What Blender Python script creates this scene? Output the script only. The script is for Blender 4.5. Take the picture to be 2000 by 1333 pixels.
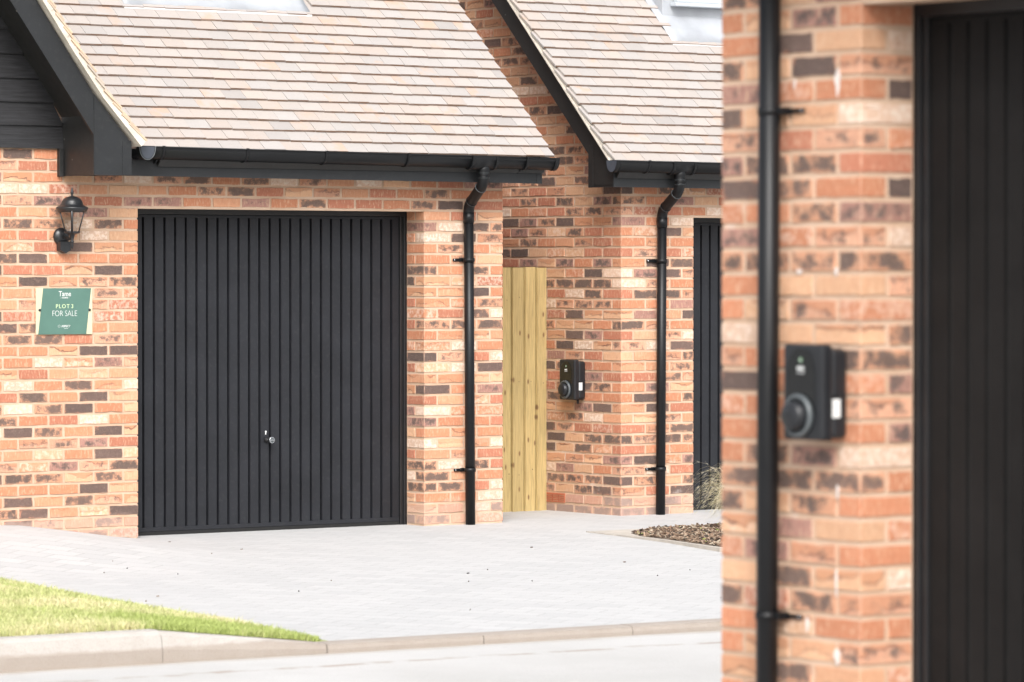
import bpy, bmesh, math, random
import numpy as np
from mathutils import Vector, Matrix, noise as mnoise

for o in list(bpy.data.objects):
    bpy.data.objects.remove(o)
SC = bpy.context.scene
COL = SC.collection
R_ = random.Random(7)

# ------------------------------------------------------------------ camera
cam_d = bpy.data.cameras.new('camera')
cam = bpy.data.objects.new('camera', cam_d)
COL.objects.link(cam)
cam.location = (0, 0, 1.667)
cam.rotation_euler = (math.radians(90) - math.atan(132.5/8067), 0, 0)
cam_d.sensor_width = 36.0
cam_d.lens = 36.0*8067/2000
cam_d.clip_start = 0.5
cam_d.clip_end = 600
cam_d.dof.use_dof = True
cam_d.dof.focus_distance = 28.0
cam_d.dof.aperture_fstop = 4.5
cam_d.dof.aperture_blades = 9
SC.camera = cam

# ------------------------------------------------------------------ sky, sun, exposure
SUN_EL, SUN_AZ = math.radians(42), math.radians(3)   # azimuth away from straight behind the camera, towards the right
wd = bpy.data.worlds.new('World')
SC.world = wd
wd.use_nodes = True
nt = wd.node_tree
for n in list(nt.nodes): nt.nodes.remove(n)
sky = nt.nodes.new('ShaderNodeTexSky'); sky.sky_type = 'NISHITA'
sky.sun_disc = False
sky.sun_elevation = SUN_EL
sky.sun_rotation = math.pi - SUN_AZ
sky.air_density = 1.0; sky.dust_density = 4.0; sky.ozone_density = 1.0
hs = nt.nodes.new('ShaderNodeHueSaturation'); hs.inputs['Saturation'].default_value = 0.26
bg = nt.nodes.new('ShaderNodeBackground'); bg.inputs['Strength'].default_value = 0.14
wo = nt.nodes.new('ShaderNodeOutputWorld')
nt.links.new(sky.outputs[0], hs.inputs['Color']); nt.links.new(hs.outputs[0], bg.inputs['Color'])
nt.links.new(bg.outputs[0], wo.inputs['Surface'])

sd = bpy.data.lights.new('sun', 'SUN'); sd.energy = 1.3; sd.angle = math.radians(24)
sd.color = (1.0, 0.975, 0.95)
sun = bpy.data.objects.new('sun', sd); COL.objects.link(sun)
dirv = Vector((math.sin(SUN_AZ)*math.cos(SUN_EL), -math.cos(SUN_AZ)*math.cos(SUN_EL), math.sin(SUN_EL)))
sun.rotation_euler = dirv.to_track_quat('Z', 'Y').to_euler()
sun.location = (0, -10, 20)
SC.view_settings.view_transform = 'Standard'
SC.view_settings.look = 'None'
SC.view_settings.exposure = 1.08
SC.view_settings.gamma = 1.0
SC.view_settings.use_curve_mapping = False

# ------------------------------------------------------------------ materials
class NT:
    def __init__(s, name):
        s.m = bpy.data.materials.new(name); s.m.use_nodes = True
        s.t = s.m.node_tree
        s.b = s.t.nodes['Principled BSDF']
    def n(s, typ, **kw):
        nd = s.t.nodes.new(typ)
        for k, v in kw.items():
            if k.startswith('i_'):
                nd.inputs[k[2:].replace('_', ' ')].default_value = v
            else: setattr(nd, k, v)
        return nd
    def l(s, a, b): s.t.links.new(a, b)
    def math(s, op, a, b=0.5, c=None, clamp=False):
        nd = s.t.nodes.new('ShaderNodeMath'); nd.operation = op; nd.use_clamp = clamp
        for i, v in enumerate((a, b, c)):
            if v is None: continue
            if isinstance(v, (int, float)): nd.inputs[i].default_value = v
            else: s.l(v, nd.inputs[i])
        return nd.outputs[0]
    def mix(s, f, a, b, blend='MIX'):
        nd = s.t.nodes.new('ShaderNodeMix'); nd.data_type = 'RGBA'; nd.blend_type = blend
        if isinstance(f, (int, float)): nd.inputs[0].default_value = f
        else: s.l(f, nd.inputs[0])
        for i, v in ((6, a), (7, b)):
            if isinstance(v, tuple): nd.inputs[i].default_value = (*v[:3], 1)
            else: s.l(v, nd.inputs[i])
        return nd.outputs[2]
    def noise(s, vec, scale, detail=3, rough=0.55, w=None):
        nd = s.t.nodes.new('ShaderNodeTexNoise'); nd.inputs['Scale'].default_value = scale
        nd.inputs['Detail'].default_value = detail; nd.inputs['Roughness'].default_value = rough
        if w is not None:
            nd.noise_dimensions = '4D'; s.l(w, nd.inputs['W'])
        if vec is not None: s.l(vec, nd.inputs['Vector'])
        return nd.outputs['Fac']
    def smooth(s, v, a, b, lo=0.0, hi=1.0):
        nd = s.t.nodes.new('ShaderNodeMapRange'); nd.interpolation_type = 'SMOOTHSTEP'
        if isinstance(v, (int, float)): nd.inputs[0].default_value = v
        else: s.l(v, nd.inputs[0])
        for i, x in ((1, a), (2, b), (3, lo), (4, hi)): nd.inputs[i].default_value = x
        return nd.outputs[0]
    def bump(s, h, strength=0.5, dist=0.002):
        nd = s.t.nodes.new('ShaderNodeBump'); nd.inputs['Strength'].default_value = strength
        nd.inputs['Distance'].default_value = dist
        s.l(h, nd.inputs['Height']); s.l(nd.outputs[0], s.b.inputs['Normal'])
    def obj(s): return s.n('ShaderNodeTexCoord').outputs['Object']

def mat_simple(name, col, rough=0.5, var=0.1, scale=8.0, bump=0.0, bscale=120, metal=0.0, spec=0.5, coat=0.0):
    a = NT(name); oc = a.obj()
    f = a.noise(oc, scale, 4)
    c1 = tuple(max(0, x*(1-var)) for x in col); c2 = tuple(min(1, x*(1+var)) for x in col)
    a.l(a.mix(a.smooth(f, 0.3, 0.7), c1, c2), a.b.inputs['Base Color'])
    r = a.math('MULTIPLY_ADD', a.noise(oc, scale*2.3, 3), 0.18, rough-0.09)
    a.l(r, a.b.inputs['Roughness'])
    a.b.inputs['Metallic'].default_value = metal
    a.b.inputs['Specular IOR Level'].default_value = spec
    a.b.inputs['Coat Weight'].default_value = coat
    if bump: a.bump(a.noise(oc, bscale, 3), bump, 0.003)
    return a.m

def mat_brick():
    a = NT('clay_brick'); oc = a.obj()
    base = a.n('ShaderNodeVertexColor', layer_name='base').outputs['Color']
    par = a.n('ShaderNodeVertexColor', layer_name='par').outputs['Color']
    sp = a.n('ShaderNodeSeparateColor'); a.l(par, sp.inputs[0]); dark, cream, crease = sp.outputs
    uv = a.n('ShaderNodeUVMap', uv_map='buv').outputs[0]
    su = a.n('ShaderNodeSeparateXYZ'); a.l(uv, su.inputs[0]); U, V = su.outputs[0], su.outputs[1]
    sv = a.n('ShaderNodeUVMap', uv_map='seed').outputs[0]
    ss = a.n('ShaderNodeSeparateXYZ'); a.l(sv, ss.inputs[0]); S1, S2 = ss.outputs[0], ss.outputs[1]
    W = a.math('MULTIPLY', S1, 57.0)
    n_big = a.noise(oc, 11, 3, 0.6, W)
    n_mid = a.noise(oc, 38, 4, 0.65, W)
    n_fine = a.noise(oc, 210, 3, 0.7)
    n_sp = a.noise(oc, 420, 2, 0.6)
    # tonal drift within a brick
    col = a.mix(a.smooth(n_mid, 0.3, 0.75, 0, 0.5), base, a.mix(1.0, base, (1.15, 1.12, 1.1), 'MULTIPLY'))
    col = a.mix(a.smooth(n_fine, 0.5, 0.75, 0, 0.4), col, (0.34, 0.135, 0.08))
    mp = a.n('ShaderNodeMapping'); mp.inputs['Scale'].default_value = (3.2, 3.2, 1.0); a.l(oc, mp.inputs['Vector'])
    n_str = a.noise(mp.outputs[0], 26, 4, 0.65, W)
    col = a.mix(a.smooth(n_str, 0.49, 0.70, 0, 0.6), col, (0.62, 0.42, 0.285))
    col = a.mix(a.smooth(n_str, 0.46, 0.28, 0, 0.38), col, (0.38, 0.16, 0.095))
    # cream smear
    cm = a.math('MULTIPLY', a.smooth(n_mid, 0.44, 0.6), cream)
    col = a.mix(cm, col, (0.70, 0.58, 0.48))
    # creases: dark-red curved line and the paler clay under it
    sgn = a.math('MULTIPLY_ADD', a.math('FRACT', a.math('MULTIPLY', S1, 17.3)), 2.4, -1.1)
    shf = a.math('MULTIPLY_ADD', a.math('FRACT', a.math('MULTIPLY', S1, 9.7)), 1.0, -0.5)
    ud = a.math('ADD', U, shf); u2 = a.math('MULTIPLY', ud, ud)
    curve = a.math('ADD', a.math('MULTIPLY', u2, sgn), a.math('MULTIPLY_ADD', S2, 1.3, -0.45))
    curve = a.math('ADD', curve, a.math('MULTIPLY_ADD', a.noise(oc, 22, 4, 0.6, W), 2.6, -1.3))
    d = a.math('SUBTRACT', V, curve)
    line = a.math('SUBTRACT', 1.0, a.smooth(a.math('ABSOLUTE', d), 0.03, 0.30))
    line = a.math('MULTIPLY', line, a.smooth(n_big, 0.38, 0.6))
    above = a.smooth(d, -0.02, 0.2)
    col = a.mix(a.math('MULTIPLY', a.math('MULTIPLY', above, crease), 0.75), col, (0.44, 0.19, 0.10))
    col = a.mix(a.math('MULTIPLY', a.math('MULTIPLY', line, crease), 0.8), col, (0.13, 0.055, 0.045))
    # burnt dark patch that fills most of the face and leaves ragged rims
    e1 = a.math('POWER', a.math('ABSOLUTE', U), 5.0)
    e2 = a.math('POWER', a.math('ABSOLUTE', V), 3.0)
    e = a.math('SUBTRACT', 1.0, a.math('MAXIMUM', e1, e2))
    n_pat = a.noise(oc, 19, 4, 0.62, W)
    m = a.math('ADD', a.math('MULTIPLY', e, 0.42), a.math('MULTIPLY_ADD', n_pat, 1.9, -0.95))
    m = a.math('ADD', m, a.math('MULTIPLY_ADD', n_fine, 0.9, -0.45))
    m = a.math('ADD', m, a.math('MULTIPLY_ADD', dark, 1.0, -0.78))
    m = a.math('MULTIPLY', a.smooth(m, -0.05, 0.30), a.smooth(dark, 0.05, 0.3))
    dk = a.mix(S2, (0.050, 0.047, 0.047), (0.098, 0.074, 0.067))
    dk = a.mix(a.smooth(n_sp, 0.48, 0.66, 0, 0.5), dk, (0.25, 0.175, 0.14))
    dk = a.mix(a.smooth(n_mid, 0.5, 0.75, 0, 0.5), dk, (0.20, 0.145, 0.125))
    col = a.mix(a.math('MULTIPLY', m, 0.90), col, dk)
    # worn arrises let mortar show, and thin mortar smears cross the face
    ee = a.math('MAXIMUM', a.math('POWER', a.math('ABSOLUTE', U), 14.0), a.math('POWER', a.math('ABSOLUTE', V), 6.0))
    sm = a.smooth(a.math('ADD', ee, a.math('MULTIPLY_ADD', n_mid, 1.6, -0.8)), 0.45, 0.9, 0, 0.75)
    col = a.mix(sm, col, (0.50, 0.34, 0.245))
    # pits
    col = a.mix(a.smooth(n_fine, 0.30, 0.24, 0, 0.5), col, (0.09, 0.045, 0.03))
    # lime bloom of a few bricks and joints
    bl = a.smooth(a.noise(oc, 3.1, 4, 0.7), 0.66, 0.8, 0, 0.4)
    col = a.mix(bl, col, (0.72, 0.66, 0.62))
    sz = a.n('ShaderNodeSeparateXYZ'); a.l(oc, sz.inputs[0])
    zz = a.math('ADD', sz.outputs[2], a.math('MULTIPLY_ADD', n_big, 0.16, -0.08))
    col = a.mix(a.smooth(zz, 0.10, 0.05, 0.0, 0.45), col, (0.50, 0.36, 0.30))
    a.l(col, a.b.inputs['Base Color'])
    a.b.inputs['Roughness'].default_value = 0.9
    a.b.inputs['Specular IOR Level'].default_value = 0.25
    h = a.math('ADD', a.math('MULTIPLY', n_fine, 0.6), a.math('MULTIPLY', n_mid, 1.3))
    h = a.math('ADD', h, a.math('MULTIPLY', a.math('MULTIPLY', above, crease), 0.8))
    a.bump(h, 0.8, 0.004)
    return a.m

def mat_mortar():
    a = NT('mortar'); oc = a.obj()
    c = a.mix(a.smooth(a.noise(oc, 4, 4), 0.3, 0.7), (0.48, 0.335, 0.235), (0.57, 0.425, 0.32))
    c = a.mix(a.smooth(a.noise(oc, 260, 2), 0.4, 0.7, 0, 0.35), c, (0.42, 0.26, 0.17))
    c = a.mix(a.smooth(a.noise(oc, 2.3, 4, 0.7), 0.6, 0.75, 0, 0.5), c, (0.68, 0.60, 0.55))
    a.l(c, a.b.inputs['Base Color']); a.b.inputs['Roughness'].default_value = 0.95
    a.b.inputs['Specular IOR Level'].default_value = 0.2
    a.bump(a.noise(oc, 160, 3), 0.6, 0.003)
    return a.m

def mat_tile():
    a = NT('clay_roof_tile'); oc = a.obj()
    base = a.n('ShaderNodeVertexColor', layer_name='base').outputs['Color']
    uv = a.n('ShaderNodeUVMap', uv_map='seed').outputs[0]
    s = a.n('ShaderNodeSeparateXYZ'); a.l(uv, s.inputs[0])
    w = a.math('MULTIPLY', s.outputs[0], 40.0)
    n1 = a.noise(oc, 7, 3, 0.6, w)
    col = a.mix(a.smooth(n1, 0.35, 0.7, 0, 0.5), base, (0.325, 0.300, 0.284))
    fl = a.math('MULTIPLY', a.smooth(n1, 0.46, 0.66), a.smooth(s.outputs[1], 0.76, 0.95))
    col = a.mix(a.math('MULTIPLY', fl, 0.7), col, (0.42, 0.285, 0.205))
    col = a.mix(a.smooth(a.noise(oc, 120, 3), 0.5, 0.8, 0, 0.3), col, (0.19, 0.16, 0.14))
    a.l(col, a.b.inputs['Base Color']); a.b.inputs['Roughness'].default_value = 0.8
    a.b.inputs['Specular IOR Level'].default_value = 0.35
    a.bump(a.noise(oc, 150, 3), 0.35, 0.002)
    return a.m

def mat_wood():
    a = NT('treated_softwood'); oc = a.obj()
    base = a.n('ShaderNodeVertexColor', layer_name='base').outputs['Color']
    mp = a.n('ShaderNodeMapping'); mp.inputs['Scale'].default_value = (22, 22, 1.0); a.l(oc, mp.inputs['Vector'])
    g = a.noise(mp.outputs[0], 6, 4, 0.6)
    col = a.mix(a.smooth(g, 0.35, 0.7, 0, 0.7), base, (0.30, 0.225, 0.095))
    vo = a.n('ShaderNodeTexVoronoi', feature='F1', voronoi_dimensions='2D'); vo.inputs['Scale'].default_value = 1.0
    so = a.n('ShaderNodeSeparateXYZ'); a.l(oc, so.inputs[0]); cb_ = a.n('ShaderNodeCombineXYZ')
    a.l(a.math('MULTIPLY', so.outputs[0], 14.0), cb_.inputs[0]); a.l(a.math('MULTIPLY', so.outputs[2], 7.0), cb_.inputs[1])
    a.l(cb_.outputs[0], vo.inputs['Vector'])
    k = a.smooth(vo.outputs['Distance'], 0.06, 0.19, 1, 0)
    sc = a.n('ShaderNodeSeparateColor'); a.l(vo.outputs['Color'], sc.inputs[0])
    k = a.math('MULTIPLY', k, a.smooth(sc.outputs[0], 0.74, 0.78))
    col = a.mix(a.math('MULTIPLY', k, 0.9), col, (0.17, 0.09, 0.04))
    a.l(col, a.b.inputs['Base Color']); a.b.inputs['Roughness'].default_value = 0.75
    a.bump(g, 0.4, 0.002)
    return a.m

def mat_paving():
    a = NT('pale_block_paving'); oc = a.obj()
    mp = a.n('ShaderNodeMapping'); mp.inputs['Rotation'].default_value = (0, 0, math.radians(20)); a.l(oc, mp.inputs['Vector'])
    br = a.n('ShaderNodeTexBrick'); a.l(mp.outputs[0], br.inputs['Vector'])
    br.inputs['Scale'].default_value = 1.0; br.inputs['Brick Width'].default_value = 0.24; br.inputs['Row Height'].default_value = 0.16
    br.inputs['Mortar Size'].default_value = 0.004; br.inputs['Mortar Smooth'].default_value = 0.4
    br.inputs['Color1'].default_value = (0.41, 0.41, 0.41, 1); br.inputs['Color2'].default_value = (0.46, 0.458, 0.455, 1)
    br.inputs['Mortar'].default_value = (0.33, 0.328, 0.325, 1); br.inputs['Bias'].default_value = 0.0
    c = a.mix(a.smooth(a.noise(oc, 0.6, 4), 0.3, 0.7, 0, 0.45), br.outputs[0], (0.455, 0.452, 0.448))
    c = a.mix(a.smooth(a.noise(oc, 90, 3), 0.45, 0.8, 0, 0.4), c, (0.3, 0.3, 0.3))
    a.l(c, a.b.inputs['Base Color']); a.b.inputs['Roughness'].default_value = 0.85
    h = a.math('SUBTRACT', a.math('MULTIPLY', a.noise(oc, 60, 3), 0.4), br.outputs['Fac'])
    a.bump(h, 0.7, 0.006)
    return a.m

def mat_road():
    a = NT('pale_tarmac'); oc = a.obj()          # object x runs along the kerb, y away from it
    c = a.mix(a.smooth(a.noise(oc, 0.8, 4), 0.3, 0.7), (0.43, 0.423, 0.41), (0.49, 0.484, 0.475))
    c = a.mix(a.smooth(a.noise(oc, 140, 3), 0.45, 0.75, 0, 0.45), c, (0.28, 0.27, 0.26))
    s = a.n('ShaderNodeSeparateXYZ'); a.l(oc, s.inputs[0])
    wob = a.math('MULTIPLY_ADD', a.noise(oc, 2.2, 4, 0.7), 0.22, -0.11)
    y = a.math('ADD', s.outputs[1], wob)
    d1 = a.math('ABSOLUTE', a.math('ADD', y, 0.62))
    c = a.mix(a.math('MULTIPLY', a.smooth(d1, 0.015, 0.07, 1, 0), a.smooth(a.noise(oc, 5, 3), 0.4, 0.6, 0.0, 0.6)), c, (0.27, 0.20, 0.15))
    c = a.mix(a.smooth(a.math('MULTIPLY', y, -1.0), 0.0, 0.16, 0.65, 0.0), c, (0.33, 0.27, 0.21))
    a.l(c, a.b.inputs['Base Color']); a.b.inputs['Roughness'].default_value = 0.9
    a.bump(a.noise(oc, 130, 3), 0.7, 0.006)
    return a.m

def mat_kerb():
    a = NT('kerb_concrete'); oc = a.obj()
    base = a.n('ShaderNodeVertexColor', layer_name='base').outputs['Color']
    c = a.mix(a.smooth(a.noise(oc, 9, 5, 0.65), 0.35, 0.7, 0, 0.55), base, (0.34, 0.31, 0.28))
    c = a.mix(a.smooth(a.noise(oc, 130, 3), 0.45, 0.8, 0, 0.4), c, (0.26, 0.22, 0.19))
    s = a.n('ShaderNodeSeparateXYZ'); a.l(oc, s.inputs[0])
    z = a.math('ADD', s.outputs[2], a.math('MULTIPLY_ADD', a.noise(oc, 12, 3), 0.03, -0.015))
    c = a.mix(a.smooth(z, -0.125, -0.105, 0.55, 0.0), c, (0.245, 0.195, 0.155))
    a.l(c, a.b.inputs['Base Color']); a.b.inputs['Roughness'].default_value = 0.9
    a.bump(a.noise(oc, 110, 4), 0.6, 0.004)
    return a.m

def mat_vcol(name, rough=0.8, spec=0.3, transl=0.0):
    a = NT(name)
    base = a.n('ShaderNodeVertexColor', layer_name='base').outputs['Color']
    c = a.mix(a.smooth(a.noise(a.obj(), 60, 3), 0.3, 0.7, 0, 0.25), base, a.mix(1.0, base, (0.7, 0.7, 0.7), 'MULTIPLY'))
    a.l(c, a.b.inputs['Base Color']); a.b.inputs['Roughness'].default_value = rough
    a.b.inputs['Specular IOR Level'].default_value = spec
    if transl > 0:
        tr = a.n('ShaderNodeBsdfTranslucent'); a.l(base, tr.inputs['Color'])
        mx = a.n('ShaderNodeMixShader'); mx.inputs[0].default_value = transl
        out = a.t.nodes['Material Output']
        a.l(a.b.outputs[0], mx.inputs[1]); a.l(tr.outputs[0], mx.inputs[2]); a.l(mx.outputs[0], out.inputs['Surface'])
    return a.m

def mat_cladding():
    a = NT('black_timber_cladding'); oc = a.obj()
    mp = a.n('ShaderNodeMapping'); mp.inputs['Scale'].default_value = (1.2, 12, 16); a.l(oc, mp.inputs['Vector'])
    g = a.noise(mp.outputs[0], 5, 5, 0.65)
    a.l(a.mix(a.smooth(g, 0.3, 0.75), (0.008, 0.008, 0.009), (0.022, 0.022, 0.025)), a.b.inputs['Base Color'])
    a.b.inputs['Roughness'].default_value = 0.55
    a.bump(g, 0.7, 0.004)
    return a.m

def mat_dark(name, col, rough, specks=True, var=0.15, bmp=0.12, spec=0.5):
    a = NT(name); oc = a.obj()
    f = a.noise(oc, 3.5, 5, 0.6)
    c = a.mix(a.smooth(f, 0.3, 0.7), tuple(x*(1-var) for x in col), tuple(x*(1+var) for x in col))
    if specks:
        vo = a.n('ShaderNodeTexVoronoi', feature='F1'); vo.inputs['Scale'].default_value = 9.0; a.l(oc, vo.inputs['Vector'])
        k = a.smooth(vo.outputs['Distance'], 0.03, 0.06, 1, 0)
        sc = a.n('ShaderNodeSeparateColor'); a.l(vo.outputs['Color'], sc.inputs[0])
        c = a.mix(a.math('MULTIPLY', k, a.smooth(sc.outputs[0], 0.72, 0.8, 0, 0.6)), c, (0.35, 0.33, 0.3))
    # dust low contrast
    if bmp and spec > 0.3: c = a.mix(a.smooth(a.noise(oc, 40, 4), 0.5, 0.8, 0, 0.05), c, (0.20, 0.19, 0.18))
    a.l(c, a.b.inputs['Base Color'])
    a.l(a.math('MULTIPLY_ADD', a.noise(oc, 20, 4), 0.22 if bmp else 0.04, rough-(0.11 if bmp else 0.02)), a.b.inputs['Roughness'])
    a.b.inputs['Specular IOR Level'].default_value = spec
    if bmp: a.bump(a.noise(oc, 300, 2), bmp, 0.001)
    return a.m

M = {}
M['brick'] = mat_brick(); M['mortar'] = mat_mortar(); M['tile'] = mat_tile(); M['wood'] = mat_wood()
M['paving'] = mat_paving(); M['road'] = mat_road(); M['kerb'] = mat_kerb(); M['clad'] = mat_cladding()
M['pvc'] = mat_dark('black_gutter_plastic', (0.0055, 0.006, 0.007), 0.42, False, bmp=0, spec=0.3)
M['board'] = mat_dark('dark_grey_board', (0.0135, 0.0148, 0.0165), 0.5, spec=0.4)
M['soffit'] = mat_dark('black_soffit_board', (0.012, 0.012, 0.012), 0.5)
M['door'] = mat_dark('anthracite_steel', (0.0135, 0.0145, 0.0180), 0.5, False, spec=0.32)
M['door_shaded'] = mat_dark('door_steel_shaded', (0.0110, 0.0104, 0.0102), 0.65, False, spec=0.12)  # door steel painted darker to stand in for the dark surroundings it would reflect
M['doorblack'] = mat_simple('black_door_frame', (0.011, 0.011, 0.012), 0.45)
M['rubber'] = mat_simple('black_rubber_seal', (0.006, 0.006, 0.006), 0.8)
M['under'] = mat_simple('cream_undercloak_board', (0.55, 0.50, 0.43), 0.85, 0.12, 12, 0.5)
M['lead'] = mat_simple('grey_lead_sheet', (0.35, 0.365, 0.39), 0.5, 0.14, 3.0, 0.3, 14, metal=0.15)
M['whiteedge'] = mat_simple('pale_lead_edge', (0.62, 0.62, 0.62), 0.6)
M['frame'] = mat_simple('pale_grey_window_frame', (0.42, 0.45, 0.48), 0.4, 0.05)
M['glass'] = mat_simple('dark_window_glass', (0.02, 0.022, 0.025), 0.08, 0.05)
M['black'] = mat_simple('black_cast_metal', (0.014, 0.015, 0.017), 0.32, 0.2, 20, 0.3, 200)
M['chrome'] = mat_simple('chromed_metal', (0.55, 0.57, 0.6), 0.22, 0.05, metal=1.0)
M['white'] = mat_simple('white_print', (0.62, 0.63, 0.62), 0.6, 0.03)
M['cream'] = mat_simple('cream_sign_board', (0.56, 0.50, 0.34), 0.5, 0.03)
M['green'] = mat_simple('green_sign_print', (0.075, 0.155, 0.125), 0.45, 0.05)
M['palegreen'] = mat_simple('pale_green_print', (0.55, 0.66, 0.40), 0.6, 0.03)
M['chb'] = mat_simple('black_charger_casing', (0.015, 0.016, 0.0185), 0.38, 0.1, spec=0.35)
M['chg'] = mat_simple('glossy_black_panel', (0.006, 0.007, 0.008), 0.12, 0.1)
M['chring'] = mat_simple('grey_plastic_ring', (0.075, 0.085, 0.09), 0.35, 0.1)
M['ledgreen'] = mat_simple('green_badge', (0.10, 0.22, 0.10), 0.4, 0.05)
M['terra'] = mat_simple('terracotta', (0.42, 0.13, 0.07), 0.85, 0.15, 30, 0.4)
M['dirt'] = mat_simple('bare_ground', (0.32, 0.31, 0.295), 0.95, 0.2, 0.7, 0.5, 60)
M['slab'] = mat_simple('footpath_concrete', (0.42, 0.41, 0.40), 0.9, 0.12, 1.5, 0.5, 90)
M['edging'] = mat_simple('tan_edging_concrete', (0.42, 0.385, 0.34), 0.9, 0.12, 8, 0.5, 90)
M['soil'] = mat_simple('dark_soil', (0.13, 0.10, 0.075), 0.95, 0.3, 12, 0.8, 60)
M['chip'] = mat_vcol('bark_chips', 0.85); M['blade'] = mat_vcol('lawn_grass', 0.6, 0.3, 0.3)
M['straw'] = mat_vcol('dry_feather_grass', 0.7, 0.3, 0.15)
M['turf'] = mat_simple('turf_soil', (0.22, 0.24, 0.09), 0.95, 0.3, 6, 0.6, 40)
M['limes'] = mat_simple('lime_bloom', (0.60, 0.54, 0.50), 0.95, 0.1, 30)
M['cap'] = mat_simple('gutter_plastic_sky_sheen', (0.045, 0.052, 0.066), 0.4, 0.1)  # same gutter plastic, painted lighter for the sky the end caps would reflect
M['core'] = mat_simple('wall_render_hidden', (0.45, 0.33, 0.25), 0.9)
def mat_glass():
    a = NT('clear_lamp_glass')
    a.b.inputs['Base Color'].default_value = (0.95, 0.93, 0.9, 1); a.b.inputs['Roughness'].default_value = 0.03
    tr = a.n('ShaderNodeBsdfTransparent'); gl = a.n('ShaderNodeBsdfGlossy'); gl.inputs['Roughness'].default_value = 0.05
    tr.inputs['Color'].default_value = (0.95, 0.93, 0.90, 1)
    lw = a.n('ShaderNodeLayerWeight'); lw.inputs['Blend'].default_value = 0.25
    wv = a.smooth(a.noise(a.obj(), 30, 2), 0.3, 0.7, 0.0, 0.12)
    mx = a.n('ShaderNodeMixShader'); a.l(a.math('ADD', lw.outputs['Fresnel'], wv), mx.inputs[0])
    a.l(tr.outputs[0], mx.inputs[1]); a.l(gl.outputs[0], mx.inputs[2])
    a.l(mx.outputs[0], a.t.nodes['Material Output'].inputs['Surface'])
    return a.m
M['lampglass'] = mat_glass()

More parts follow.
